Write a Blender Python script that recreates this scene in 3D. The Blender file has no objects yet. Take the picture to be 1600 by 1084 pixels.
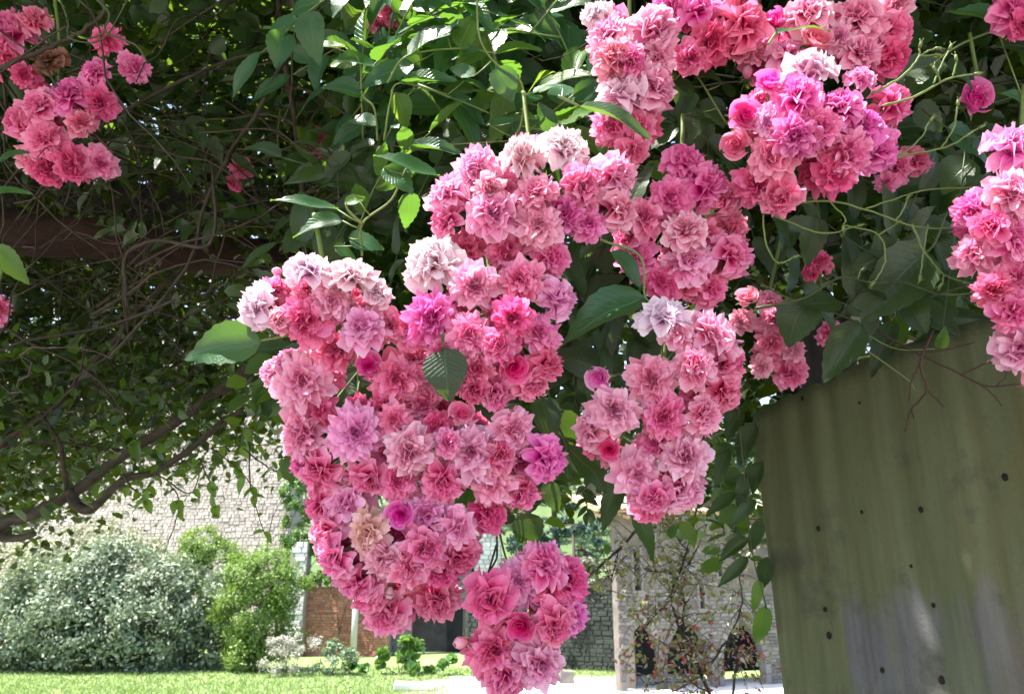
import bpy, math, random
import numpy as np
from mathutils import Vector, Matrix

# ------------------------------------------------------------------ camera, sky, sun, exposure
scene = bpy.context.scene
COL = scene.collection
CAM_Z = 3.2
PITCH = math.radians(17)
FPX = 1200.0
cam_data = bpy.data.cameras.new('camera')
cam_data.sensor_width = 36.0
cam_data.lens = 36.0 * FPX / 1600.0
cam_data.clip_start = 0.02
cam_data.clip_end = 2000
cam_data.dof.use_dof = True
cam_data.dof.focus_distance = 0.95
cam_data.dof.aperture_fstop = 14
cam = bpy.data.objects.new('camera', cam_data)
cam.location = (0, 0, CAM_Z)
cam.rotation_euler = (math.radians(90) + PITCH, 0, 0)
COL.objects.link(cam)
scene.camera = cam

SUN = Vector((-0.40, -0.12, 0.91)).normalized()      # direction towards the sun
world = bpy.data.worlds.new('World')
scene.world = world
world.use_nodes = True
wn = world.node_tree
bg = wn.nodes['Background']
sky = wn.nodes.new('ShaderNodeTexSky')
sky.sky_type = 'NISHITA'
sky.sun_disc = False
sky.sun_elevation = math.asin(SUN.z)
sky.sun_rotation = math.atan2(SUN.x, SUN.y)
sky.air_density = 1.0
sky.dust_density = 2.0
sky.ozone_density = 1.0
wn.links.new(sky.outputs[0], bg.inputs['Color'])
bg.inputs['Strength'].default_value = 0.15
sl = bpy.data.lights.new('sun', 'SUN')
sl.energy = 4.8
sl.angle = math.radians(0.6)
sl.color = (1.0, 0.95, 0.87)
so = bpy.data.objects.new('sun', sl)
so.rotation_euler = SUN.to_track_quat('Z', 'Y').to_euler()
so.location = (-3, -3, 8)
COL.objects.link(so)

vs = scene.view_settings
vs.view_transform = 'Standard'
vs.look = 'None'
vs.exposure = 2.0
vs.gamma = 1.0
vs.use_curve_mapping = False
scene.render.engine = 'CYCLES'
scene.cycles.use_denoising = True
scene.cycles.max_bounces = 8
scene.cycles.diffuse_bounces = 4
scene.cycles.glossy_bounces = 2
scene.cycles.transmission_bounces = 5
scene.cycles.sample_clamp_indirect = 6

# ------------------------------------------------------------------ helpers
rnd = random.Random(7)
rng = np.random.default_rng(11)
FWD = Vector((0, math.cos(PITCH), math.sin(PITCH)))
UP = Vector((0, -math.sin(PITCH), math.cos(PITCH)))
RIGHT = Vector((1, 0, 0))
CAM = Vector((0, 0, CAM_Z))
R = math.radians


def ray(px, py):
    return FWD + RIGHT * ((px - 800) / FPX) + UP * ((542 - py) / FPX)


def P(px, py, d):
    return CAM + ray(px, py) * d


def W(px, py, Y):
    r = ray(px, py)
    return CAM + r * (Y / r.y)


def G(px, py, z=0.0):
    r = ray(px, py)
    return CAM + r * ((z - CAM_Z) / r.z)


def link(o, parent=None):
    COL.objects.link(o)
    if parent is not None:
        o.parent = parent
    return o


def tag(o, label=None, cat=None, group=None, kind=None):
    if label: o['label'] = label
    if cat: o['category'] = cat
    if group: o['group'] = group
    if kind: o['kind'] = kind
    return o


def empty(name, loc=(0, 0, 0)):
    o = bpy.data.objects.new(name, None)
    o.location = loc
    o.empty_display_size = 0.05
    return link(o)


def mesh_of(name, verts, faces, mats, attrs=None, uv=None, midx=None, smooth=True):
    """verts Nx3, faces: list of tuples or an (M,k) array"""
    me = bpy.data.meshes.new(name)
    v = np.asarray(verts, dtype=np.float32).reshape(-1, 3)
    if isinstance(faces, np.ndarray):
        m, k = faces.shape
        me.vertices.add(len(v)); me.vertices.foreach_set('co', v.ravel())
        me.loops.add(m * k); me.loops.foreach_set('vertex_index', faces.ravel().astype(np.int32))
        me.polygons.add(m)
        me.polygons.foreach_set('loop_start', (np.arange(m) * k).astype(np.int32))
        me.polygons.foreach_set('loop_total', np.full(m, k, dtype=np.int32))
        me.update(calc_edges=True)
    else:
        me.from_pydata(v.tolist(), [], faces)
    for m_ in (mats if isinstance(mats, (list, tuple)) else [mats]):
        me.materials.append(m_)
    if attrs:
        for k_, arr in attrs.items():
            a = me.attributes.new(k_, 'FLOAT', 'POINT')
            a.data.foreach_set('value', np.asarray(arr, dtype=np.float32))
    if uv is not None:
        lay = me.uv_layers.new(name='UVMap')
        li = np.empty(len(me.loops), dtype=np.int32)
        me.loops.foreach_get('vertex_index', li)
        lay.data.foreach_set('uv', np.asarray(uv, dtype=np.float32)[li].ravel())
    if midx is not None:
        me.polygons.foreach_set('material_index', np.asarray(midx, dtype=np.int32))
    me.polygons.foreach_set('use_smooth', np.full(len(me.polygons), smooth))
    me.update()
    return me


def obj(name, me, parent=None):
    return link(bpy.data.objects.new(name, me), parent)


class MB:
    """collects pieces into one mesh"""
    def __init__(self):
        self.v, self.f, self.t, self.uv, self.mi, self.n = [], [], [], [], [], 0

    def add(self, v, f, t=None, uv=None, mi=0):
        v = np.asarray(v, dtype=float)
        self.v.append(v)
        self.f += [tuple(i + self.n for i in q) for q in f]
        self.t.append(np.zeros(len(v)) if t is None else np.broadcast_to(np.asarray(t, float), (len(v),)))
        self.uv.append(np.zeros((len(v), 2)) if uv is None else uv)
        self.mi += [mi] * len(f)
        self.n += len(v)

    def mesh(self, name, mats, smooth=True):
        return mesh_of(name, np.concatenate(self.v), self.f, mats, {'t': np.concatenate(self.t)}, np.concatenate(self.uv), self.mi, smooth)

    def build(self, name, mats, parent=None, smooth=True):
        return obj(name, self.mesh(name, mats, smooth), parent)

    def box(self, c, sx, sy, sz, rot=None, t=0.0, mi=0):
        v = np.array([[x, y, z] for x in (-.5, .5) for y in (-.5, .5) for z in (-.5, .5)]) * [sx, sy, sz]
        if rot is not None:
            v = v @ np.array(rot.to_3x3()).T
        self.add(v + np.array(c), [(0, 1, 3, 2), (4, 6, 7, 5), (0, 4, 5, 1), (2, 3, 7, 6), (0, 2, 6, 4), (1, 5, 7, 3)], t, mi=mi)

    def tube(self, pts, r0, r1=None, n=6, t=0.0, mi=0, cap=True):
        r1 = r0 if r1 is None else r1
        pts = [Vector(p) for p in pts]
        V, F = [], []
        m = len(pts)
        ref = Vector((0.31, 0.2, 0.93))
        for i, p in enumerate(pts):
            d = (pts[min(i + 1, m - 1)] - pts[max(i - 1, 0)])
            d = d.normalized() if d.length > 1e-9 else Vector((0, 0, 1))
            a = d.cross(ref)
            a = a.normalized() if a.length > 1e-3 else d.orthogonal().normalized()
            b = d.cross(a)
            r = r0 + (r1 - r0) * i / (m - 1)
            if callable(t) is False and isinstance(r0, (int, float)):
                pass
            for k in range(n):
                an = 2 * math.pi * k / n
                q = p + (a * math.cos(an) + b * math.sin(an)) * r
                V.append((q.x, q.y, q.z))
        for i in range(m - 1):
            for k in range(n):
                F.append((i * n + k, i * n + (k + 1) % n, (i + 1) * n + (k + 1) % n, (i + 1) * n + k))
        if cap:
            F.append(tuple(range(n - 1, -1, -1)))
            F.append(tuple((m - 1) * n + k for k in range(n)))
        self.add(V, F, t, mi=mi)


def spline(pts, n=5, jit=0.0, rr=rnd):
    """Catmull-Rom through points"""
    pts = [Vector(p) for p in pts]
    if len(pts) == 2:
        out = [pts[0].lerp(pts[1], i / n) for i in range(n + 1)]
    else:
        e = [pts[0] * 2 - pts[1]] + pts + [pts[-1] * 2 - pts[-2]]
        out = []
        for i in range(1, len(e) - 2):
            p0, p1, p2, p3 = e[i - 1:i + 3]
            for k in range(n):
                t = k / n
                out.append(0.5 * ((2 * p1) + (p2 - p0) * t + (2 * p0 - 5 * p1 + 4 * p2 - p3) * t * t + (3 * p1 - p0 - 3 * p2 + p3) * t ** 3))
        out.append(pts[-1])
    if jit:
        out = [p + Vector((rr.uniform(-jit, jit), rr.uniform(-jit, jit), rr.uniform(-jit, jit))) if 0 < i < len(out) - 1 else p for i, p in enumerate(out)]
    return out


# ------------------------------------------------------------------ materials
def newmat(name):
    m = bpy.data.materials.new(name)
    m.use_nodes = True
    nt = m.node_tree
    for n in list(nt.nodes):
        nt.nodes.remove(n)
    out = nt.nodes.new('ShaderNodeOutputMaterial')
    return m, nt, out


def N(nt, typ, **kw):
    n = nt.nodes.new(typ)
    for k, v in kw.items():
        if k in n.inputs.keys():
            n.inputs[k].default_value = v
        else:
            setattr(n, k, v)
    return n


def mixc(nt, fac, a, b, blend='MIX'):
    n = nt.nodes.new('ShaderNodeMix')
    n.data_type = 'RGBA'
    n.blend_type = blend
    for sock, val in ((0, fac), (6, a), (7, b)):
        if hasattr(val, 'is_output'):
            nt.links.new(val, n.inputs[sock])
        elif isinstance(val, (int, float)):
            n.inputs[sock].default_value = val
        else:
            n.inputs[sock].default_value = (*val[:3], 1)
    return n.outputs[2]


def ramp(nt, fac, stops):
    n = nt.nodes.new('ShaderNodeValToRGB')
    e = n.color_ramp.elements
    e[0].position, e[0].color = stops[0][0], (*stops[0][1], 1)
    e[1].position, e[1].color = stops[-1][0], (*stops[-1][1], 1)
    for p, c in stops[1:-1]:
        x = e.new(p); x.color = (*c, 1)
    nt.links.new(fac, n.inputs[0])
    return n.outputs[0]


def math_(nt, op, a, b=0.0, clamp=False):
    n = nt.nodes.new('ShaderNodeMath')
    n.operation = op
    n.use_clamp = clamp
    for i, v in enumerate((a, b)):
        if hasattr(v, 'is_output'):
            nt.links.new(v, n.inputs[i])
        else:
            n.inputs[i].default_value = v
    return n.outputs[0]


def noise(nt, scale, detail=4, vec=None, rough=0.55):
    n = nt.nodes.new('ShaderNodeTexNoise')
    n.inputs['Scale'].default_value = scale
    n.inputs['Detail'].default_value = detail
    n.inputs['Roughness'].default_value = rough
    if vec is not None:
        nt.links.new(vec, n.inputs['Vector'])
    return n.outputs[0]


def bump(nt, h, strength=0.3, dist=0.01):
    n = nt.nodes.new('ShaderNodeBump')
    n.inputs['Strength'].default_value = strength
    n.inputs['Distance'].default_value = dist
    nt.links.new(h, n.inputs['Height'])
    return n.outputs[0]


def finish(nt, out, color, rough=0.6, normal=None, trans=0.0, trans_col=None, spec=0.4):
    p = nt.nodes.new('ShaderNodeBsdfPrincipled')
    if hasattr(color, 'is_output'):
        nt.links.new(color, p.inputs['Base Color'])
    else:
        p.inputs['Base Color'].default_value = (*color, 1)
    if hasattr(rough, 'is_output'):
        nt.links.new(rough, p.inputs['Roughness'])
    else:
        p.inputs['Roughness'].default_value = rough
    p.inputs['Specular IOR Level'].default_value = spec
    if normal is not None:
        nt.links.new(normal, p.inputs['Normal'])
    if trans <= 0:
        nt.links.new(p.outputs[0], out.inputs[0])
        return
    tr = nt.nodes.new('ShaderNodeBsdfTranslucent')
    if hasattr(trans_col, 'is_output'):
        nt.links.new(trans_col, tr.inputs[0])
    else:
        tr.inputs[0].default_value = (*trans_col, 1)
    mx = nt.nodes.new('ShaderNodeMixShader')
    mx.inputs[0].default_value = trans
    nt.links.new(p.outputs[0], mx.inputs[1])
    nt.links.new(tr.outputs[0], mx.inputs[2])
    nt.links.new(mx.outputs[0], out.inputs[0])


def attr(nt, name):
    n = nt.nodes.new('ShaderNodeAttribute')
    n.attribute_name = name
    return n.outputs['Fac']


def mat_petal():
    m, nt, out = newmat('rose_petal')
    oi = nt.nodes.new('ShaderNodeObjectInfo')
    t = attr(nt, 't')
    hs = nt.nodes.new('ShaderNodeHueSaturation')
    hs.inputs['Saturation'].default_value = 1.3
    hs.inputs['Value'].default_value = 0.97
    nt.links.new(oi.outputs['Color'], hs.inputs['Color'])
    deep = hs.outputs[0]
    tc = nt.nodes.new('ShaderNodeTexCoord')
    nz = noise(nt, 18.0, 3, tc.outputs['Object'])
    pale = mixc(nt, oi.outputs['Alpha'], oi.outputs['Color'], mixc(nt, math_(nt, 'MULTIPLY', math_(nt, 'SUBTRACT', oi.outputs['Alpha'], .75), 4.0, True), (0.96, 0.67, 0.81), (.93, .84, .88)))
    f = math_(nt, 'ADD', t, math_(nt, 'MULTIPLY', math_(nt, 'SUBTRACT', nz, 0.5), 0.5))
    f = ramp(nt, f, [(0.25, (0, 0, 0)), (0.62, (0.45,) * 3), (0.98, (1, 1, 1))])
    c = mixc(nt, f, deep, pale)
    uvn = nt.nodes.new('ShaderNodeUVMap')
    sp = nt.nodes.new('ShaderNodeSeparateXYZ')
    nt.links.new(uvn.outputs[0], sp.inputs[0])
    w = math_(nt, 'SINE', math_(nt, 'MULTIPLY', sp.outputs[0], 55.0))
    h = math_(nt, 'ADD', math_(nt, 'MULTIPLY', w, 0.12), nz)
    c = mixc(nt, 0.06, c, mixc(nt, w, deep, pale))
    tcol = mixc(nt, 0.5, c, oi.outputs['Color'])
    finish(nt, out, c, 0.55, bump(nt, h, 0.35, 0.002), 0.34, tcol, 0.14)
    return m


def mat_leaf(name, dark, light, tcol, rough=0.36, trans=0.32, uvveins=True, seed_attr=False, under=None, spec=0.5):
    m, nt, out = newmat(name)
    tc = nt.nodes.new('ShaderNodeTexCoord')
    nz = noise(nt, 25.0, 3, tc.outputs['Object'])
    if seed_attr:
        r = attr(nt, 't')
    else:
        r = nt.nodes.new('ShaderNodeObjectInfo').outputs['Random']
    c = mixc(nt, r, dark, light)
    c = mixc(nt, math_(nt, 'MULTIPLY', nz, 0.5), c, tuple(x * 0.5 for x in dark))
    nrm = None
    if uvveins:
        uvn = nt.nodes.new('ShaderNodeUVMap')
        sp = nt.nodes.new('ShaderNodeSeparateXYZ')
        nt.links.new(uvn.outputs[0], sp.inputs[0])
        au = math_(nt, 'ABSOLUTE', sp.outputs[0])
        ph = math_(nt, 'SUBTRACT', math_(nt, 'MULTIPLY', sp.outputs[1], 11.0), math_(nt, 'MULTIPLY', au, 3.2))
        fr = math_(nt, 'ABSOLUTE', math_(nt, 'SUBTRACT', math_(nt, 'FRACT', ph), 0.5))
        side = math_(nt, 'SUBTRACT', 1.0, math_(nt, 'MULTIPLY', fr, 11.0), True)
        mid = math_(nt, 'SUBTRACT', 1.0, math_(nt, 'MULTIPLY', au, 16.0), True)
        vein = math_(nt, 'MAXIMUM', math_(nt, 'MULTIPLY', side, 0.45), mid)
        c = mixc(nt, math_(nt, 'MULTIPLY', vein, 0.4), c, tuple(min(1, x * 2.0 + 0.02) for x in light))
        hh = math_(nt, 'SUBTRACT', math_(nt, 'MULTIPLY', nz, 0.8), vein)
        nrm = bump(nt, hh, 0.5, 0.0012)
    if under:
        geo = nt.nodes.new('ShaderNodeNewGeometry')
        c = mixc(nt, geo.outputs['Backfacing'], c, under)
    t2 = mixc(nt, r, tcol, tuple(x * 0.75 for x in tcol))
    finish(nt, out, c, rough, nrm, trans, t2, spec)
    return m


def mat_simple(name, c1, c2, scale, rough=0.8, bs=0.4, bd=0.01, use_t=False, stretch=None, spec=0.3, detail=5):
    m, nt, out = newmat(name)
    tc = nt.nodes.new('ShaderNodeTexCoord')
    vec = tc.outputs['Object']
    if stretch:
        mp = nt.nodes.new('ShaderNodeMapping')
        mp.inputs['Scale'].default_value = stretch
        nt.links.new(vec, mp.inputs[0])
        vec = mp.outputs[0]
    nz = noise(nt, scale, detail, vec, 0.65)
    f = ramp(nt, nz, [(0.3, (0, 0, 0)), (0.7, (1, 1, 1))])
    c = mixc(nt, f, c1, c2)
    if use_t:
        tt = attr(nt, 't')
        c = mixc(nt, 0.6, c, mixc(nt, tt, tuple(x * 0.72 for x in c1), tuple(min(1, x * 1.18) for x in c2)))
    finish(nt, out, c, rough, bump(nt, nz, bs, bd), spec=spec)
    return m


M_PETAL = mat_petal()
M_CALYX = mat_leaf('calyx_green', (0.10, 0.17, 0.05), (0.16, 0.22, 0.07), (0.3, 0.4, 0.08), 0.5, 0.15, False)
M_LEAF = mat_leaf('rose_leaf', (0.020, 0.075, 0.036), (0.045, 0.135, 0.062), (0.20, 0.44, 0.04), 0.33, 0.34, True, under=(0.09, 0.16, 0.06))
M_LEAFY = mat_leaf('yellow_lit_leaf', (0.05, 0.14, 0.025), (0.09, 0.20, 0.035), (0.34, 0.52, 0.05), 0.36, 0.42, True)  # brighter, yellower rose leaf; backlight put into the colour
M_LEAFD = mat_leaf('shade_dark_leaf', (0.016, 0.038, 0.013), (0.034, 0.070, 0.018), (0.14, 0.28, 0.02), 0.42, 0.22, True, under=(0.04, 0.07, 0.025))  # rose leaf darkened in colour for leaves in shade
M_TANG = mat_leaf('shade_dark_tangle_leaf', (0.004, 0.010, 0.003), (0.014, 0.034, 0.008), (0.36, 0.52, 0.03), 0.24, 0.15, False, True, None, .32)  # darkened copy of the tangle leaf; deep shade put into the colour
M_MASS = mat_leaf('tangle_leaf', (0.014, 0.040, 0.014), (0.045, 0.11, 0.03), (0.26, 0.44, 0.03), 0.38, 0.32, False, True)
M_STEM = mat_simple('green_stem', (0.10, 0.16, 0.04), (0.18, 0.24, 0.08), 40, 0.5, 0.2, 0.002)
M_STEMD = mat_simple('dark_stem', (0.03, 0.045, 0.018), (0.07, 0.09, 0.035), 40, 0.5, 0.2, 0.002)
M_TWIG = mat_simple('woody_twig', (0.022, 0.015, 0.010), (0.075, 0.058, 0.04), 30, 0.7, 0.4, 0.003)
M_RED = mat_simple('red_twig', (0.03, 0.014, 0.010), (0.065, 0.028, 0.02), 30, 0.6, 0.2, 0.002)
M_BARK = mat_simple('rose_bark', (0.028, 0.022, 0.015), (0.085, 0.07, 0.05), 14, 0.85, 0.8, 0.01, stretch=(1, 1, 3))
M_WOOD = mat_simple('beam_wood', (0.014, 0.007, 0.005), (0.06, 0.027, 0.018), 8, 0.75, 0.8, 0.01, stretch=(0.25, 3, 6))
M_POST = mat_simple('post_wood', (0.018, 0.016, 0.015), (0.05, 0.045, 0.04), 10, 0.85, 0.6, 0.01, stretch=(4, 4, 0.4))

# colours of blooms: base colour, paleness of the petal edges
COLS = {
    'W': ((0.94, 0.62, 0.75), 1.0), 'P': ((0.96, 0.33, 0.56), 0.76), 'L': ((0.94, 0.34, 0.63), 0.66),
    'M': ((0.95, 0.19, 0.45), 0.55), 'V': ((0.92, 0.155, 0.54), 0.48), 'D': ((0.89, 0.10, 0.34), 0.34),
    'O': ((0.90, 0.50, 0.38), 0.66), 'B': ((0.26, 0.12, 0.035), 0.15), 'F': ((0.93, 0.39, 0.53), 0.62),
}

# ------------------------------------------------------------------ petals and blooms (unit radius)
def petal_geo(rr, L, Wd, e0, e1, cup, jag, fold, nu=7, nv=5, point=0.05, wave=0.05):
    ph, ph2 = rr.uniform(0, 6.3), rr.uniform(0, 6.3)
    tw = rr.uniform(-0.25, 0.25)
    jg = [rr.uniform(-1, 1) for _ in range(nu)]
    V, F, UV = [], [], []
    # spine
    xs, zs = [0.0], [0.0]
    for j in range(1, nv):
        v = (j - 0.5) / (nv - 1)
        a = R(e0 + (e1 - e0) * v ** 1.2)
        xs.append(xs[-1] + L * math.cos(a) / (nv - 1))
        zs.append(zs[-1] + L * math.sin(a) / (nv - 1))
    for j in range(nv):
        v = j / (nv - 1)
        a = R(e0 + (e1 - e0) * v ** 1.2)
        w = Wd * (0.16 + 0.84 * math.sin(math.pi * (0.03 + 0.63 * v)) ** 0.9)
        for i in range(nu):
            u = -1 + 2 * i / (nu - 1)
            ex = v ** 4 * (point * (1 - abs(u)) * 1.2 + jag * .6 * jg[i]) * L - 0.27 * L * abs(u) ** 2.3 * v ** 2
            nzv = cup * Wd * (u * u - 0.2) * v + wave * math.sin(3.2 * u + ph) * v * v + fold * Wd * abs(u) * v + tw * u * w * v * 0.5 + 0.02 * math.sin(7 * u + ph2) * v
            x = xs[j] + math.cos(a) * ex - math.sin(a) * nzv
            z = zs[j] + math.sin(a) * ex + math.cos(a) * nzv
            V.append((x, u * w, z))
            UV.append((u * 0.5 + 0.5, v))
    for j in range(nv - 1):
        for i in range(nu - 1):
            q = j * nu + i
            F.append((q, q + 1, q + nu + 1, q + nu))
    t = [v_[1] for v_ in UV]
    return np.array(V), F, np.array(t), np.array(UV)


def wrap_petal(rr, r0, r1, h, span, phi, spiral=0.05, nu=8, nv=5, flare=0.0, jag=0.03, t0=0.0, t1=1.0):
    V, F, UV = [], [], []
    ph = rr.uniform(0, 6.3)
    for j in range(nv):
        v = j / (nv - 1)
        r = r0 + (r1 - r0) * math.sin(v * math.pi * 0.62) + flare * v ** 3
        z = h * v
        for i in range(nu):
            u = -1 + 2 * i / (nu - 1)
            a = phi + u * span * (0.5 + 0.5 * v)
            rad = r + spiral * u + 0.02 * math.sin(4 * u + ph) * v
            zz = z - 0.10 * h * u * u * v + jag * math.sin(9 * u + ph) * v * v
            V.append((rad * math.cos(a), rad * math.sin(a), zz))
            UV.append((u * 0.5 + 0.5, v))
    for j in range(nv - 1):
        for i in range(nu - 1):
            q = j * nu + i
            F.append((q, q + 1, q + nu + 1, q + nu))
    t = [t0 + (t1 - t0) * q[1] for q in UV]
    return np.array(V), F, np.array(t), np.array(UV)


def rz(v, a, off=(0, 0, 0)):
    c, s = math.cos(a), math.sin(a)
    return v @ np.array([[c, s, 0], [-s, c, 0], [0, 0, 1]]) + np.array(off)


def calyx(mb, rr, s=1.0, z=0.0):
    pts = [Vector((0, 0, z - 0.02)), Vector((0, 0, z - 0.14 * s)), Vector((0, 0, z - 0.22 * s))]
    mb.tube(pts, 0.10 * s, 0.05 * s, 6, 0.4, mi=1)
    mb.tube([Vector((0, 0, z - 0.2 * s)), Vector((rr.uniform(-.1, .1), rr.uniform(-.1, .1), z - 0.8 * s))], 0.035 * s, 0.03 * s, 4, 0.4, mi=1)
    for k in range(5):
        v, f, t, uv = petal_geo(rr, 0.5 * s, 0.09 * s, 5, -25, 0, 0, 0.2, 3, 4, 0.3)
        mb.add(rz(v, k * 1.2566 + 0.3, (0, 0, z - 0.05)), f, t, uv, mi=1)


RINGS = [(7, .98, 26, -48, .35), (7, .95, 38, -34, .33), (9, .90, 50, -18, .27), (10, .83, 60, 2, .23), (11, .76, 68, 20, .19), (11, .68, 75, 40, .16), (10, .60, 82, 60, .135), (9, .52, 87, 82, .12), (7, .44, 90, 100, .10)]


POMP = [(9, .98, 22, -34, .29), (10, .94, 34, -18, .27), (11, .90, 46, -2, .24), (11, .84, 57, 14, .22), (11, .77, 66, 28, .195), (11, .69, 74, 44, .17), (10, .60, 81, 60, .15), (9, .51, 86, 80, .12), (7, .43, 90, 98, .10)]


def open_core(seed, first=2, squash=1.0, ragged=1.0, rings=RINGS):
    rr = random.Random(seed)
    mb = MB()
    for k in range(first, len(rings)):
        n, L, e0, e1, wd = rings[k]
        off = rr.uniform(0, 6.28)
        for i in range(n):
            jit = 11 * ragged
            v, f, t, uv = petal_geo(rr, L * rr.uniform(.86, 1.12), wd * rr.uniform(.8, 1.2), e0 + rr.uniform(-jit, jit), e1 + rr.uniform(-jit * 2, jit * 2),
                                    rr.uniform(.15, .9), .11 * ragged, rr.uniform(-.15, .2), 6 if k < 5 else 5, 5, rr.uniform(-.02, .05) + (.14 if rr.random() < .15 else 0), .14)
            t = t * (0.22 + 0.78 * min(1, 1.05 - .095 * (k - 2)))          # inner petals stay deeper in colour
            mb.add(rz(v, off + i * 6.283 / n + rr.uniform(-.22, .22), (0, 0, 0.025 * k)), f, t, uv)
    calyx(mb, rr)
    return mb


def petal_proto(seed, ring):
    rr = random.Random(seed)
    n, L, e0, e1, wd = RINGS[ring]
    v, f, t, uv = petal_geo(rr, L, wd, e0, e1, rr.uniform(.2, .8), .10, rr.uniform(-.1, .12), 9, 5, rr.uniform(0, .10), .13)
    mb = MB(); mb.add(v, f, t, uv)
    return mb.mesh('petal', M_PETAL)


def cup_core(seed, openness=0.3):
    rr = random.Random(seed)
    mb = MB()
    phi = 0.0
    for k in range(13):
        q = k / 12
        r = 0.04 + 0.46 * q
        v, f, t, uv = wrap_petal(rr, r * 0.35, r, 0.74 - 0.12 * q + rr.uniform(-.04, .04), 1.5 - 0.5 * q, phi, 0.03 + 0.05 * q, 8, 5, 0.03 + 0.20 * q * q, 0.02, 0.05, 0.30 + 0.70 * q ** 1.5)
        mb.add(v, f, t, uv)
        phi += 2.399
    calyx(mb, rr)
    return mb


def bud_mb(seed):
    rr = random.Random(seed)
    mb = MB()
    for k in range(6):
        q = k / 5
        v, f, t, uv = wrap_petal(rr, 0.15 + 0.12 * q, 0.34 + 0.10 * q, 0.95 - .1 * q, 1.5, k * 2.4, 0.04, 7, 6, -0.18 - .05 * q, 0.02, 0.3, 1.0)
        mb.add(v, f, t, uv)
    calyx(mb, rr, 1.2)
    return mb


MATS = [M_PETAL, M_CALYX]
OPEN = [open_core(100 + i, ragged=.8 + .12 * i).mesh('rose_bloom', MATS) for i in range(7)]
POM = [open_core(150 + i, ragged=1.1, rings=POMP).mesh('rose_bloom', MATS) for i in range(6)]
FULL = [open_core(200 + i, first=0, ragged=1.2, rings=(RINGS, POMP)[i % 2]).mesh('rose_bloom', MATS) for i in range(6)]
CUP = [cup_core(300 + i).mesh('rose_bloom', MATS) for i in range(4)]
BUD = [bud_mb(400 + i).mesh('rose_bud', MATS) for i in range(3)]
PET0 = [petal_proto(500 + i, 0) for i in range(8)]
PET1 = [petal_proto(520 + i, 1) for i in range(8)]


def basis(n, roll=0.0):
    n = n.normalized()
    x = n.orthogonal().normalized()
    y = n.cross(x)
    m = Matrix((x, y, n)).transposed().to_4x4()
    return m @ Matrix.Rotation(roll, 4, 'Z')


def colour(o, code, rr):
    c, a = COLS[code]
    j = rr.uniform(-.1, .1)
    o.color = (min(1, c[0] * (1 + j * .4)), c[1] * (1 + j * 2.2), c[2] * (1 + j * 1.6 + rr.uniform(-.1, .1)), min(1, max(0, a + rr.uniform(-.12, .12))))


def bloom(root, pos, rad, n, code, form, rr, sep=True, label=None):
    """form: o open, c cupped, b bud, f filler"""
    inv = Matrix.Translation(-root.location)
    pom = False
    if form == 'c':
        me, sc = rr.choice(CUP), 1.25
    elif form == 'b':
        me, sc = rr.choice(BUD), 1.1
    elif form == 'f' or not sep:
        me, sc = rr.choice(FULL), 1.0
    else:
        pom = rr.random() < .55
        me, sc = rr.choice(POM if pom else OPEN), 1.0
    o = obj('rose_bud' if form == 'b' else 'rose_bloom', me, root)
    m = Matrix.Translation(pos) @ basis(n, rr.uniform(0, 6.28)) @ Matrix.Scale(rad * sc, 4) @ Matrix.Diagonal((rr.uniform(.9, 1.08), rr.uniform(.86, 1.06), rr.uniform(.75, 1.25), 1))
    o.matrix_basis = inv @ m
    colour(o, code, rr)
    if label: o['label'] = label
    if (form == 'o' and sep) or form == 'c':
        for ring, protos in ((0, PET0), (1, PET1)):
            nn = (9 - ring if pom else RINGS[ring][0]) if form == 'o' else 4
            off = rr.uniform(0, 6.28)
            for i in range(nn):
                p = obj('petal', rr.choice(protos), o)
                sz = rr.uniform(.88, 1.14) * (1 if form == 'o' else .64)
                tilt = rr.uniform(-14, 14) if form == 'o' else rr.uniform(-34, -14)
                p.matrix_basis = Matrix.Rotation(off + i * 6.283 / nn + rr.uniform(-.2, .2), 4, 'Z') @ Matrix.Translation((0, 0, .012 * ring)) @ Matrix.Rotation(R(tilt), 4, 'Y') @ Matrix.Diagonal((sz, sz * rr.uniform(.85, 1.15) * (.82 if pom else 1), sz, 1))
                p.color = o.color
                if code == 'O' and rr.random() < .4:
                    p.color = (0.75, 0.52, 0.28, 0.5)
    return o


CLUSTER_CENTRES = []


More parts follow.
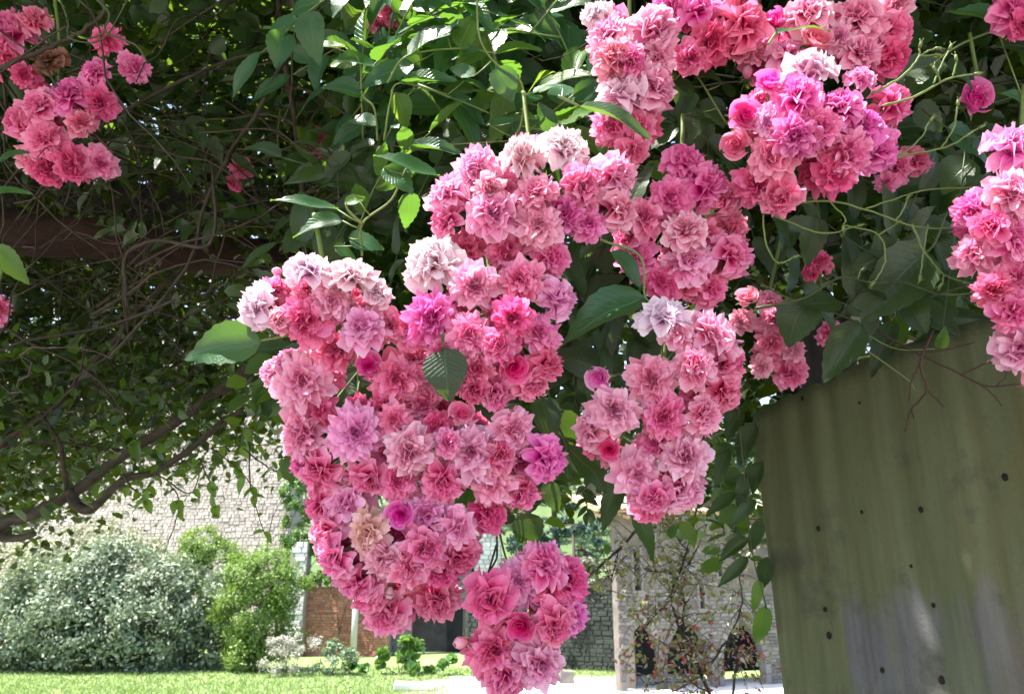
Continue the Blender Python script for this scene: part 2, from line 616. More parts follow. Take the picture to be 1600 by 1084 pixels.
def cluster(label, blooms, d0, dome=0.05, fill=1.0, seed=1, cat='rose cluster', fillcol='DDMM', sep=True, group='pink rose clusters hanging from the pergola', hang=None):
    """blooms: (px, py, diameter px, colour, form[, nx, ny]); every bloom gets its own depth, on the bulge of its cluster"""
    rr = random.Random(seed)
    xs = [b[0] for b in blooms]; ys = [b[1] for b in blooms]
    cx, cy = sum(xs) / len(xs), sum(ys) / len(ys)
    sx = max(40, (max(xs) - min(xs)) / 2 + 30); sy = max(40, (max(ys) - min(ys)) / 2 + 30)
    base = P(cx, min(ys) - 30, d0 + dome)
    root = empty('rose_cluster', base)
    tag(root, label, cat, group)
    hub = P(cx, cy - sy * .3, d0 + dome + .03)
    stems = MB()
    stems.tube(spline([P(cx + rr.uniform(-20, 20), cy - sy - 60, d0 + dome + .09) - base, P(cx, cy - sy * .7, d0 + dome + .05) - base, hub - base, P(cx, cy + sy * .3, d0 + dome + .05) - base], 5), .0032, .0022, 5)
    def place(b, extra=0.0, form=None, sepb=True):
        px, py, dia, code, fm = b[:5]
        u, v = (px - cx) / sx, (py - cy) / sy
        r2 = min(1.2, u * u + v * v)
        d = d0 - dome * (1 - r2) + rr.uniform(-.010, .010) + extra
        n = (-ray(px, py)).normalized() * 1.0 + RIGHT * (u * .75) - UP * (v * .65 - .25) + Vector((rr.uniform(-.45, .45), rr.uniform(-.3, .15), rr.uniform(-.45, .45)))
        if len(b) > 5:
            n = -FWD * .45 + RIGHT * (b[5] + rr.uniform(-.15, .15)) + UP * (b[6] + rr.uniform(-.15, .15))
        pos = P(px, py, d)
        rad = dia / 2 / FPX * d
        pos = pos + n.normalized() * (-rad * .25)
        o = bloom(root, pos, rad, n, code, form or fm, rr, sepb)
        a = pos - n.normalized() * rad * .7
        stems.tube(spline([a - base, (a * .6 + hub * .4 + FWD * .01) - base, hub - base + FWD * .02], 4), .0011, .0013, 4)
        return o
    for b in blooms:
        o = place(b, sepb=sep)
        if b[3] == 'O': o['label'] = 'withered cream and tan bloom'
        elif b[3] == 'B': o['label'] = 'dried brown bloom'
        elif b[3] == 'W': o['label'] = 'pale, almost white bloom'
        elif b[4] == 'c' and b[3] in 'DV': o['label'] = 'half-open deep pink bloom'
    nf = int(len(blooms) * fill * 1.4)
    for i in range(nf):
        a, b2 = rr.choice(blooms), rr.choice(blooms)
        if math.hypot(a[0] - b2[0], a[1] - b2[1]) > 130:
            continue
        q = rr.uniform(.3, .7)
        px, py = a[0] * q + b2[0] * (1 - q) + rr.uniform(-8, 8), a[1] * q + b2[1] * (1 - q) + rr.uniform(-8, 8)
        place((px, py, rr.uniform(55, 78) * (d0 and .95 / d0 if d0 > 1.1 else 1), rr.choice(fillcol), 'f'), .035, 'f', False)
    stems.build('stem', M_STEM, root)
    return root


# ------------------------------------------------------------------ leaves
def leaf_geo(seed, wid=0.52, fold=0.18, curl=0.12, ns=9, serr=0.017):
    """unit length along +X, normal +Z, serrated edge; uv.x = -1..1 across"""
    rr = random.Random(seed)
    V, F, UV = [], [], []
    sk = rr.uniform(-.05, .05)
    wv = rr.uniform(0, 6)
    for j in range(ns):
        v = j / (ns - 1)
        w = wid / 2 * (v ** .55 * (1 - v) ** 1.02) / .387
        for i, u in enumerate((-1, -.5, 0, .5, 1)):
            jag = serr * (1 if j % 2 else -.4) if abs(u) == 1 and 0 < j < ns - 1 else 0
            y = u * (w + jag * .8)
            x = v + jag * .35 * (1 if abs(u) == 1 else 0)
            z = fold * abs(y) * 2 * .6 - curl * v * v + .03 * math.sin(5 * v + wv) * u + .015 * math.sin(9 * v + wv)
            V.append((x, y + sk * math.sin(3 * v), z))
            UV.append((u, v))
    for j in range(ns - 1):
        for i in range(4):
            q = j * 5 + i
            F.append((q, q + 5, q + 6, q + 1))
    return np.array(V), F, np.array([u[1] for u in UV]), np.array(UV)


def leaf_mesh(seed, mat, **kw):
    v, f, t, uv = leaf_geo(seed, **kw)
    mb = MB(); mb.add(v, f, t, uv)
    return mb.mesh('leaf', mat)


LEAVES = {}
for key, mt in (('g', M_LEAF), ('y', M_LEAFY), ('d', M_LEAFD)):
    LEAVES[key] = [leaf_mesh(600 + i, mt, wid=w, fold=f, curl=c, ns=15) for i, (w, f, c) in enumerate([(.52, .2, .1), (.58, .35, .2), (.5, .12, .25), (.55, .5, .05)])]


def put_leaf(root, mesh, a, b, wpx_m, n, name='leaf', rr=rnd):
    """leaf from base point a to tip b, width in metres, upper side towards n"""
    x = (b - a)
    L = x.length
    x.normalize()
    y = n.cross(x)
    if y.length < 1e-3:
        y = x.orthogonal()
    y.normalize()
    z = x.cross(y)
    m = Matrix((x, y, z)).transposed().to_4x4()
    o = obj(name, mesh, root)
    o.matrix_basis = Matrix.Translation(a - root.location) @ m @ Matrix.Diagonal((L, wpx_m / .53, L, 1))
    return o


# ================================================================== STRUCTURE: ground, sky comes from the world
def ground_z(x, y):
    if y < 6: return 1.6
    if y < 14: return 1.6 * (0.5 + 0.5 * math.cos(math.pi * (y - 6) / 8))
    if y > 60: return 0.33 * (y - 60)**1.0 * (0.5 + 0.5 * math.tanh((x + 60) / 40)) + .6 * math.sin(x * .07) * min(1, (y - 60) / 30)
    return 0.0


def build_ground():
    xs = np.concatenate([np.linspace(-600, -60, 12)[:-1], np.linspace(-60, 60, 61), np.linspace(60, 600, 12)[1:]])
    ys = np.concatenate([np.linspace(-300, -4, 8)[:-1], np.linspace(-4, 20, 25), np.linspace(22, 180, 60), np.linspace(200, 900, 8)])
    V = [(x, y, min(ground_z(x, y), 42)) for y in ys for x in xs]
    nx = len(xs)
    F = [(j * nx + i, j * nx + i + 1, (j + 1) * nx + i + 1, (j + 1) * nx + i) for j in range(len(ys) - 1) for i in range(nx - 1)]
    m, nt, out = newmat('lawn')
    tc = nt.nodes.new('ShaderNodeTexCoord')
    sp = nt.nodes.new('ShaderNodeSeparateXYZ'); nt.links.new(tc.outputs['Object'], sp.inputs[0])
    n1 = noise(nt, 0.7, 6, tc.outputs['Object'])
    n2 = noise(nt, 9, 5, tc.outputs['Object'], .7)
    g = mixc(nt, ramp(nt, n1, [(.35, (0, 0, 0)), (.7, (1, 1, 1))]), (.13, .19, .065), (.24, .285, .13))
    g = mixc(nt, math_(nt, 'MULTIPLY', n2, .6), g, (.17, .25, .08))
    dirt = mixc(nt, n2, (.20, .18, .15), (.32, .29, .25))
    near = ramp(nt, math_(nt, 'MULTIPLY', sp.outputs[1], 1 / 20.), [(.45, (1, 1, 1)), (.8, (0, 0, 0))])
    far = ramp(nt, math_(nt, 'MULTIPLY', sp.outputs[1], 1 / 100.), [(.52, (0, 0, 0)), (.62, (1, 1, 1))])
    g = mixc(nt, far, g, mixc(nt, n1, (.05, .085, .035), (.11, .15, .065)))
    c = mixc(nt, near, g, dirt)
    finish(nt, out, c, .95, bump(nt, n2, .6, .04), spec=.1)
    tag(obj('ground', mesh_of('ground', V, F, m)), kind='structure', label='short pale lawn running up to a wooded slope')


build_ground()

# white gravel path
def build_path():
    m = mat_simple('pale_gravel', (.52, .49, .43), (.66, .63, .57), 14, .95, .3, .01)
    a = [G(600, 1092), G(700, 1068), G(820, 1062), G(880, 1056), G(965, 1056), G(1180, 1060), G(1300, 1075)]
    b = [G(600, 1150), G(1300, 1150)]
    mb = MB()
    top = spline(a, 6); m_ = len(top)
    V = []
    for i, p in enumerate(top):
        q = b[0].lerp(b[1], i / (m_ - 1))
        V += [(p.x, p.y + .15 * math.sin(i * 1.9), .006), ((p.x + q.x) / 2, (p.y + q.y) / 2, .006), (q.x, q.y, .006)]
    F = [(3 * i + k, 3 * i + k + 1, 3 * i + k + 4, 3 * i + k + 3) for i in range(m_ - 1) for k in (0, 1)]
    mb.add(V, F)
    tag(mb.build('path', m), kind='structure', label='white gravel path in full sun')


build_path()

# near grass tufts on the lawn: uncountable
def build_grass():
    n = 26000
    px = rng.uniform(-80, 980, n); py = rng.uniform(1042, 1095, n)
    ok = ~((py > 1060) & (px > 700))
    px, py = px[ok], py[ok]
    n = len(px)
    base = np.array([G(a, b)[:] for a, b in zip(px, py)])
    h = rng.uniform(.05, .13, n); w = rng.uniform(.012, .03, n)
    an = rng.uniform(0, 6.28, n); ln = rng.normal(0, .05, (n, 2))
    d = np.stack([np.cos(an), np.sin(an), np.zeros(n)], 1) * w[:, None]
    tip = base + np.stack([ln[:, 0], ln[:, 1], h], 1)
    V = np.stack([base - d, base + d, tip], 1).reshape(-1, 3)
    F = np.arange(3 * n).reshape(-1, 3)
    mt = mat_leaf('grass_blade', (.12, .19, .055), (.22, .28, .11), (.3, .45, .08), .6, .3, False, True)
    o = obj('grass', mesh_of('grass', V, F, mt, {'t': np.repeat(rng.random(n), 3)}, smooth=False))
    tag(o, 'short blades of grass over the sunlit lawn', 'grass', kind='stuff')


build_grass()


# ------------------------------------------------------------------ masonry
def masonry(o, u, width, height, ch, sw, th, inside, r, depth=.04, gap=.10):
    """front face from corner o along unit u; returns stones and backing; inside(a,z) False = opening"""
    u = u.normalized(); nrm = Vector((u.y, -u.x, 0))
    st, bk = MB(), MB()
    z = 0.0; V = []; F = []; T = []
    while z < height - ch * .3:
        h = ch * r.uniform(.8, 1.2)
        a = -r.uniform(0, sw)
        while a < width:
            w = sw * r.uniform(.6, 1.5)
            a0, a1 = max(a, 0) + gap * ch, min(a + w, width) - gap * ch
            if a1 - a0 > ch * .25:
                cm, cz = (a0 + a1) / 2, z + h / 2
                if inside(cm, cz) and inside(a0 + .1 * w, cz) and inside(a1 - .1 * w, cz):
                    d = depth * r.uniform(.3, 1.3); k = len(V); s = gap * ch * .8
                    z0, z1 = z + gap * ch * r.uniform(.5, 1.2), z + h
                    for (aa, zz, dd) in ((a0, z0, 0), (a1, z0, 0), (a1, z1, 0), (a0, z1, 0), (a0 + s, z0 + s, d), (a1 - s, z0 + s * r.uniform(.7, 2), d), (a1 - s * r.uniform(.7, 2), z1 - s, d), (a0 + s, z1 - s, d)):
                        p = o + u * aa + Vector((0, 0, zz)) + nrm * dd
                        V.append((p.x, p.y, p.z))
                    F += [(k + 4, k + 5, k + 6, k + 7), (k, k + 1, k + 5, k + 4), (k + 1, k + 2, k + 6, k + 5), (k + 2, k + 3, k + 7, k + 6), (k + 3, k, k + 4, k + 7)]
                    T += [r.random()] * 8
            a += w
        z += h
    st.add(V, F, T)
    return st, nrm


def backing(o, u, width, height, th, inside, cell):
    u = u.normalized(); nrm = Vector((u.y, -u.x, 0))
    mb = MB(); nx, nz = int(width / cell), int(height / cell)
    cw, chh = width / nx, height / nz
    g = [[inside((i + .5) * cw, (j + .5) * chh) for i in range(nx)] for j in range(nz)]
    for j in range(nz):
        i = 0
        while i < nx:
            if g[j][i]:
                k = i
                while k < nx and g[j][k]: k += 1
                a, b = i * cw, k * cw
                q = []
                for dd in (0, -th):
                    for (aa, zz) in ((a, j * chh), (b, j * chh), (b, (j + 1) * chh), (a, (j + 1) * chh)):
                        p = o + u * aa + Vector((0, 0, zz)) + nrm * dd
                        q.append((p.x, p.y, p.z))
                mb.add(q, [(0, 1, 2, 3), (7, 6, 5, 4), (0, 3, 7, 4), (1, 5, 6, 2), (3, 2, 6, 7), (0, 4, 5, 1)])
                i = k
            else:
                i += 1
    return mb


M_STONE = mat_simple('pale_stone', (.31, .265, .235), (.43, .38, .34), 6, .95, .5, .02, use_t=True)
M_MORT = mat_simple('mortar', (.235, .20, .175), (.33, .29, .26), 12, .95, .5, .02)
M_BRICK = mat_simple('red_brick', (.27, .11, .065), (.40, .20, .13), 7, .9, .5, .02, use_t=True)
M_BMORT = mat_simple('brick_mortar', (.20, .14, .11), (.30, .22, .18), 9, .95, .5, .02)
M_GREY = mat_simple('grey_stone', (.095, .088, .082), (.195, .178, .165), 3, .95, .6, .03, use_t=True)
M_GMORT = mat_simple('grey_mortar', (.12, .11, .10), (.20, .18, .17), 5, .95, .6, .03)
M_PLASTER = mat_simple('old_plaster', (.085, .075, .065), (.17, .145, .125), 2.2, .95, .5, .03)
M_WHITE = mat_simple('white_stone', (.50, .48, .46), (.66, .64, .62), 5, .9, .4, .02, use_t=True)
M_VOID = mat_simple('interior_shade', (.012, .012, .014), (.03, .03, .032), 2, .95, .1, .01)  # near-black colour stands in for shade inside arches and windows
M_SHADEWALL = mat_simple('shade_dark_wall', (.014, .018, .015), (.045, .052, .045), 1.6, .95, .6, .03)  # stone darkened so the colour carries the wall's shade

ALL = lambda a, z: True


def wall_thing(name, label, cat, o, u, width, height, ch, sw, inside, mst, mbk, seed, cell=.3, th=.6, piece='stone', rag=None):
    r = random.Random(seed)
    root = empty(name, o)
    tag(root, label, cat)
    o2 = Vector((0, 0, 0))
    if rag:
        prof = [r.uniform(-rag, 0) for _ in range(40)]
        base_in = inside
        def inside(a, z, b=base_in):
            q = a / width * 38
            i = max(0, min(38, int(q)))
            return b(a, z) and z < height + prof[i] * (1 - q + i) + prof[i + 1] * (q - i)
    st, nrm = masonry(o2, u, width, height, ch, sw, th, inside, r)
    s = st.build(piece, mst, root, smooth=False); s['kind'] = 'stuff'
    backing(o2 - nrm * .002, u, width, height, th, inside, cell).build('mortar_core', mbk, root, smooth=False)
    return root, nrm


# big sunlit stone wall at the back left
Y0 = 40.0
p0, p1 = W(-420, 900, 52.0), W(447, 900, Y0)
p0.z = p1.z = 0
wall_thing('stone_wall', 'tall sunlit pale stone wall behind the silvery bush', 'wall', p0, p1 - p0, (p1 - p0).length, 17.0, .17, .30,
           lambda a, z: not (24.2 < a < 24.9 and 6.2 < z < 7.3), M_STONE, M_MORT, 31, .5, 1.0, rag=.5)
# brick wall
q0, q1 = W(440, 1000, 37.5), W(606, 1000, 37.0)
q0.z = q1.z = 0
bw, nb = wall_thing('brick_wall', 'low red brick wall half in shade beside the white pillar', 'wall', q0, q1 - q0, (q1 - q0).length, 3.3, .11, .26, ALL, M_BRICK, M_BMORT, 32, .3, .5, piece='brick', rag=.3)
# white buttress and pillar
bt, _ = wall_thing('buttress', 'broad white stone buttress at the end of the brick wall', 'buttress', Vector((*W(432, 1000, 36.8)[:2], 0)), Vector((1, 0, 0)), 1.1, 4.9, .22, .36, lambda a, z: a > .12 + .06 * z, M_WHITE, M_MORT, 33, .14, .8)
pl = empty('pillar', Vector((*W(553, 1000, 36.6)[:2], 0)))
tag(pl, 'thin white stone pillar standing against the brick wall', 'pillar')
mb = MB(); mb.box((0, 0, .12), .42, .42, .24); mb.build('base', M_WHITE, pl, smooth=False)
mb = MB(); mb.tube([(0, 0, .24), (0, 0, 1.6), (0, 0, 3.1)], .15, .13, 12); mb.build('shaft', M_WHITE, pl)
mb = MB(); mb.box((0, 0, 3.2), .40, .40, .2); mb.build('capital', M_WHITE, pl, smooth=False)

# shaded stone walls further right with an arched dark opening
def arch_in(cx, w, spring):
    return lambda a, z: abs(a - cx) < w / 2 and (z < spring or (a - cx) ** 2 + ((z - spring) * 1.0) ** 2 < (w / 2) ** 2)


r0, r1 = W(598, 1000, 37.6), W(735, 1000, 39.0)
r0.z = r1.z = 0
ar = arch_in(2.6, 2.6, 1.9)
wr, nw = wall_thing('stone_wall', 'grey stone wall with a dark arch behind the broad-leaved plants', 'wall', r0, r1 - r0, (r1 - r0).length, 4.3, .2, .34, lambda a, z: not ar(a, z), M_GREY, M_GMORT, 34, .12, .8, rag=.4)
mb = MB(); mb.box(Vector((r1 - r0)) * .5 - nw * 1.2 + Vector((0, 0, 2)), 5, .1, 4.4); mb.build('arch_shade_panel', M_VOID, wr, smooth=False)  # dark panel added for the shade within the arch

# boundary wall, its shade put into the dark stone colour
s0, s1 = W(730, 1000, 33.5), W(1010, 1000, 30.5)
s0.z = s1.z = 0
mw, nm = wall_thing('garden_wall', 'wall coloured dark for shade between the lowest roses and the tower', 'wall', s0, s1 - s0, (s1 - s0).length, 3.35, .16, .3, ALL, M_SHADEWALL, M_SHADEWALL, 35, .3, .5, rag=.15)

# ruined gable far behind
def gable():
    root = empty('ruined_house', Vector((*W(725, 900, 48)[:2], 0)))
    tag(root, 'small pale ruined gable house seen between the rose clusters', 'house')
    st, n = masonry(Vector((-2.2, 0, 0)), Vector((1, 0, 0)), 4.4, 8.6, .24, .4, .5, lambda a, z: z < 6.1 + (2.2 - abs(a - 2.2)) * 1.1, random.Random(8))
    s = st.build('stone', M_WHITE, root, smooth=False); s['kind'] = 'stuff'
    backing(Vector((-2.2, .002, 0)), Vector((1, 0, 0)), 4.4, 8.6, 3, lambda a, z: z < 6.1 + (2.2 - abs(a - 2.2)) * 1.1, .2).build('wall', M_MORT, root, smooth=False)
    for s in (-1, 1):
        mb = MB(); L = 3.5
        mb.box((s * 1.25, 1.2, 7.40), L, 3.9, .14, Matrix.Rotation(s * math.atan(1.1), 4, 'Y')); mb.build('roof_slope', M_GREY, root, smooth=False)


gable()

# ------------------------------------------------------------------ tower house with arches
def tower():
    Yt = 25.5
    a0 = W(967, 1000, Yt); a1 = W(1330, 1000, Yt + 3.0)
    a0.z = a1.z = 0
    u = (a1 - a0); width = u.length; u.normalize(); n = Vector((u.y, -u.x, 0))
    H = W(970, 798, Yt).z
    root = empty('stone_house', a0)
    tag(root, 'old stone house with narrow lancet windows and pointed arches behind the twiggy shrub', 'house')
    def am(px): # distance along wall of image column
        r = ray(px, 980)
        # intersect in plan with the wall line
        den = r.x * u.y - r.y * u.x
        return (r.y * a0.x - r.x * a0.y) / den if abs(den) > 1e-6 else 0
    def along(px):
        r = ray(px, 980)
        A = np.array([[u.x, -r.x], [u.y, -r.y]])
        s = np.linalg.solve(A, np.array([-a0.x, -a0.y]))
        return s[0]
    def zz(px, py):
        t = along(px); q = a0 + u * t
        return W(px, py, q.y).z
    arches = []
    for c, wpx, ytop in ((1003, 56, 966), (1073, 70, 958), (1158, 66, 958)):
        cc = along(c); w = along(c + wpx / 2) - along(c - wpx / 2); top = zz(c, ytop)
        arches.append((cc, w, top))
    wins = []
    for c, wpx, y0, y1 in ((998, 11, 855, 922), (1024, 8, 832, 874), (1098, 8, 912, 950), (1130, 7, 850, 900)):
        wins.append((along(c), (along(c + wpx / 2) - along(c - wpx / 2)), zz(c, y1), zz(c, y0)))
    def in_arch(a, z, grow=0.0):
        for cc, w, top in arches:
            hw = w / 2 + grow
            spring = top - w * .95
            if abs(a - cc) < hw:
                if z < spring: return True
                # pointed arch: two circles of radius w
                dx = abs(a - cc); rad = w + grow
                if (dx + w / 2) ** 2 + (z - spring) ** 2 < rad ** 2: return True
        return False
    def in_win(a, z, grow=0.0):
        for cc, w, b, t in wins:
            if abs(a - cc) < w / 2 + grow and b - grow < z < t + grow - max(0, abs(a - cc)) * 1.2:
                return True
        return False
    band0 = zz(985, 926)
    inside_all = lambda a, z: not in_arch(a, z) and not in_win(a, z)
    lo = lambda a, z: not in_arch(a, z, .16) and not in_win(a, z, .03) and (z < band0 + .15 * math.sin(a * 3) or math.sin(a * 2.3 + z * 1.9) + .5 * math.sin(a * 7.1 - z * 5.3) > .55)
    st, _ = masonry(Vector((0, 0, 0)), u, width, H, .115, .26, .5, lo, random.Random(77), .035, .09)
    s = st.build('stone', M_GREY, root, smooth=False); s['kind'] = 'stuff'
    backing(-n * .001, u, width, H, .34, inside_all, .055).build('wall', M_PLASTER, root, smooth=False)
    # side wall and inside
    away = ray(1010, 909); away.z = 0; away.normalize()
    mb = MB(); mb.box(u * .32 + away * 2.8 + Vector((0, 0, H / 2)), .35, 4.6, H, Matrix.Rotation(math.atan2(away.y, away.x) - math.pi / 2, 4, 'Z')); mb.build('side_wall', M_PLASTER, root, smooth=False)
    mb = MB(); mb.box(u * (width / 2 + .9) - n * 2.0 + Vector((0, 0, H / 2)), width - 1.2, .1, H - .4, Matrix.Rotation(math.atan2(u.y, u.x), 4, 'Z')); mb.build('inner_shade_panel', M_VOID, root, smooth=False)  # dark panel added behind the arches for the unlit inside
    # arch rings: stones laid round each arch
    for cc, w, top in arches:
        spring = top - w * .95
        ring = MB()
        amax = math.acos(.5)
        for side in (-1, 1):
            k = 9
            for i in range(k):
                q0_, q1_ = amax * i / k + .01, amax * (i + 1) / k - .01
                V = []
                for dd in (.045, -.3):
                    for (rad, q) in ((w - .02, q0_), (w + .17, q0_), (w + .17, q1_), (w - .02, q1_)):
                        aa = cc + side * (-w / 2 + rad * math.cos(q)); z_ = spring + rad * math.sin(q)
                        p = u * aa + Vector((0, 0, z_)) + n * dd
                        V.append((p.x, p.y, p.z))
                ring.add(V, [(0, 1, 2, 3), (7, 6, 5, 4), (0, 4, 5, 1), (2, 6, 7, 3), (1, 5, 6, 2), (0, 3, 7, 4)], rnd.random())
            k2 = max(1, int(spring / .24))
            for i in range(k2):
                z0, z1 = spring * i / k2 + .01, spring * (i + 1) / k2 - .01
                V = []
                for dd in (.045, -.3):
                    for (off, z_) in ((w / 2 - .02, z0), (w / 2 + .17, z0), (w / 2 + .17, z1), (w / 2 - .02, z1)):
                        p = u * (cc + side * off) + Vector((0, 0, z_)) + n * dd
                        V.append((p.x, p.y, p.z))
                ring.add(V, [(0, 1, 2, 3), (7, 6, 5, 4), (0, 4, 5, 1), (2, 6, 7, 3), (1, 5, 6, 2), (0, 3, 7, 4)], rnd.random())
        ring.build('arch_surround', M_GREY, root, smooth=False)
    for cc, w, b, t in wins:
        fr = MB()
        rm = Matrix.Rotation(math.atan2(u.y, u.x), 4, 'Z')
        for s_ in (-1, 1):
            fr.box(u * (cc + s_ * (w / 2 + .03)) + n * .0 + Vector((0, 0, (b + t) / 2)), .07, .2, t - b, rm, .6)
        fr.box(u * cc + Vector((0, 0, b - .04)), w + .16, .24, .08, rm, .6)
        f = fr.build('window', M_GREY, root, smooth=False)
        pn = MB(); pn.box(u * cc - n * .25 + Vector((0, 0, (b + t) / 2)), w + .05, .03, t - b + .1, rm); pn.build('opening', M_VOID, f, smooth=False)  # dark panel standing in for shade within the window
    # roof: low pitched eave with boards and tiles
    mt = mat_simple('eave_timber', (.25, .16, .09), (.42, .30, .19), 6, .8, .4, .01)
    mtt = mat_simple('roof_tile_clay', (.26, .17, .12), (.42, .30, .23), 5, .9, .5, .02)
    rm = Matrix.Rotation(math.atan2(u.y, u.x), 4, 'Z') @ Matrix.Rotation(R(14), 4, 'X')
    rf = MB(); rf.box(u * (width / 2 - .35) - n * .6 + Vector((0, 0, H + .27)), width + 1.1, 2.6, .09, rm); roof = rf.build('roof', mt, root, smooth=False)
    tl = None
    tm = MB()
    for i in range(12):
        a = math.pi * i / 11
    V = []; F = []
    for j, yy in enumerate((-.24, .24)):
        for i in range(7):
            a = math.pi * i / 6
            V.append((.085 * math.cos(a), yy, .07 * math.sin(a)))
    F = [(i, i + 1, i + 8, i + 7) for i in range(6)]
    tm.add(V, F); tme = tm.mesh('roof_tile', mtt)
    nti = int((width + 1.0) / .19)
    for i in range(nti):
        o = obj('roof_tile', tme, roof)
        c = u * (-.8 + i * .19) + n * .62 + Vector((0, 0, H + .03))
        o.matrix_basis = Matrix.Translation(c) @ rm @ Matrix.Rotation(rnd.uniform(-.04, .04), 4, 'Z')
    rest = MB()
    for j in range(1, 6):
        for i in range(nti):
            c = (rm @ Vector((0, .42 * j, 0)))
            v = np.array([(rm @ Vector(q))[:] for q in V]) + np.array((u * (-.8 + i * .19) + n * .62 + Vector((0, 0, H + .035 + .01 * (j % 2))) + c)[:])
            rest.add(v, F)
    s = rest.build('roof_tiles_beyond', mtt, roof); s['kind'] = 'stuff'
    for i in range(8):
        mbb = MB(); mbb.box(u * (-.75 + i * .9) + n * .2 + Vector((0, 0, H - .13)), .09, 1.0, .1, rm); mbb.build('rafter', mt, root, smooth=False)
    return root


tower()


# ------------------------------------------------------------------ bushes and trees: leafy crowns
def crown_mesh(name, seed, blobs, nleaf, size, mat, shell=.55, updir=.3, aspect=.55):
    """blobs: (cx,cy,cz, rx,ry,rz); leaves as small folded faces clumped inside and on the blobs"""
    g = np.random.default_rng(seed)
    vol = np.array([b[3] * b[4] * b[5] for b in blobs]) ** .75
    cnt = (nleaf * vol / vol.sum()).astype(int)
    C, Nn = [], []
    for b, c in zip(blobs, cnt):
        k = max(3, c // 90)
        d = g.normal(size=(k, 3)); d /= np.linalg.norm(d, axis=1)[:, None]
        rad = g.uniform(.45, 1.0, k) ** shell
        cc = d * rad[:, None] * np.array(b[3:])
        ii = g.integers(0, k, c)
        sp = min(b[3:]) * .17
        pts = cc[ii] + g.normal(0, sp, (c, 3)) * np.array([1, 1, .8])
        C.append(pts + np.array(b[:3])); Nn.append(d[ii] * .8 + g.normal(0, .6, (c, 3)) + np.array([0, 0, updir]))
    C = np.concatenate(C); Nn = np.concatenate(Nn)
    return leaf_cloud(name, C, Nn, size, mat, g, aspect)


def leaf_cloud(name, C, Nn, size, mat, g, aspect=.55, dirs=None, tval=None):
    n = len(C)
    Nn = Nn / (np.linalg.norm(Nn, axis=1)[:, None] + 1e-9)
    a = dirs if dirs is not None else g.normal(size=(n, 3))
    x = a - (a * Nn).sum(1)[:, None] * Nn
    x /= (np.linalg.norm(x, axis=1)[:, None] + 1e-9)
    y = np.cross(Nn, x)
    s = (np.asarray(size) * g.uniform(.6, 1.35, n))[:, None]
    w = s * aspect * .5
    f = g.uniform(-.02, .25, n)[:, None] * s
    cr = g.uniform(0, .25, n)[:, None] * s
    V = np.stack([C - x * s * .5, C - x * s * .18 + y * w + Nn * f, C + x * s * .2 + y * w * .9 + Nn * (f - cr * .3), C + x * s * .5 - Nn * cr, C + x * s * .2 - y * w * .9 + Nn * (f - cr * .3), C - x * s * .18 - y * w + Nn * f, C + x * s * .02], 1)
    V = V.reshape(-1, 3)
    b = np.arange(n)[:, None] * 7
    F = np.concatenate([b + np.array([[0, 6, 1, 1]]), b + np.array([[0, 5, 6, 6]])], 0)
    # quads: (0,6,2,1) and (6,3,2)... keep all quads
    F = np.concatenate([b + np.array([[0, 6, 2, 1]]), b + np.array([[0, 5, 4, 6]])], 0)
    F3 = np.concatenate([b + np.array([[6, 3, 2]]), b + np.array([[6, 4, 3]])], 0)
    t = np.repeat(g.random(n) if tval is None else tval, 7)
    # mixed sizes: turn the quads into triangles too
    T = np.concatenate([F[:, [0, 1, 2]], F[:, [0, 2, 3]], F3], 0)
    return mesh_of(name, V, T, mat, {'t': t}, smooth=True)


def stems_mesh(name, seed, base, tips, r, mat, n=4):
    rr = random.Random(seed)
    mb = MB()
    for tp in tips:
        tp = Vector(tp); b = Vector(base) + Vector((rr.uniform(-.2, .2), rr.uniform(-.2, .2), 0)) * (tp.length * .25)
        mid = b.lerp(tp, .5) + Vector((rr.uniform(-.15, .15), rr.uniform(-.15, .15), .1)) * tp.length
        mb.tube(spline([b, mid, tp], 4), r, r * .3, n)
    return mb.mesh(name, mat)


def bush(name, label, cat, loc, blobs, nleaf, size, mat, seed, stem_r=.05, group=None, aspect=.5, crown='crown', stems='stem'):
    root = empty(name, loc)
    tag(root, label, cat, group)
    obj(crown, crown_mesh(crown, seed, blobs, nleaf, size, mat, aspect=aspect), root)
    obj(stems, stems_mesh(stems, seed, (0, 0, 0), [(b[0] * .9, b[1] * .9, b[2]) for b in blobs], stem_r, M_TWIG), root)
    return root


M_SILV = mat_leaf('silver_leaf', (.08, .125, .065), (.32, .37, .26), (.24, .32, .14), .55, .2, False, True)
M_SILV2 = mat_leaf('dusty_leaf', (.26, .28, .14), (.50, .48, .34), (.30, .34, .16), .6, .2, False, True)
M_YG = mat_leaf('yellow_green_leaf', (.08, .16, .025), (.21, .31, .06), (.30, .46, .06), .5, .3, False, True)
M_IVY = mat_leaf('ivy_leaf', (.06, .16, .035), (.16, .30, .07), (.25, .42, .06), .4, .3, False, True)
M_TREE = mat_leaf('hill_leaf', (.05, .12, .06), (.12, .21, .10), (.15, .25, .08), .6, .2, False, True)
M_TREE2 = mat_leaf('hill_leaf_dark', (.025, .065, .05), (.05, .10, .075), (.08, .14, .08), .6, .15, False, True)
M_TREE3 = mat_leaf('hill_leaf_pale', (.22, .26, .18), (.36, .38, .28), (.25, .30, .15), .7, .15, False, True)
M_PINKW = mat_leaf('pale_flower', (.22, .25, .15), (.62, .58, .52), (.6, .5, .5), .6, .2, False, True)

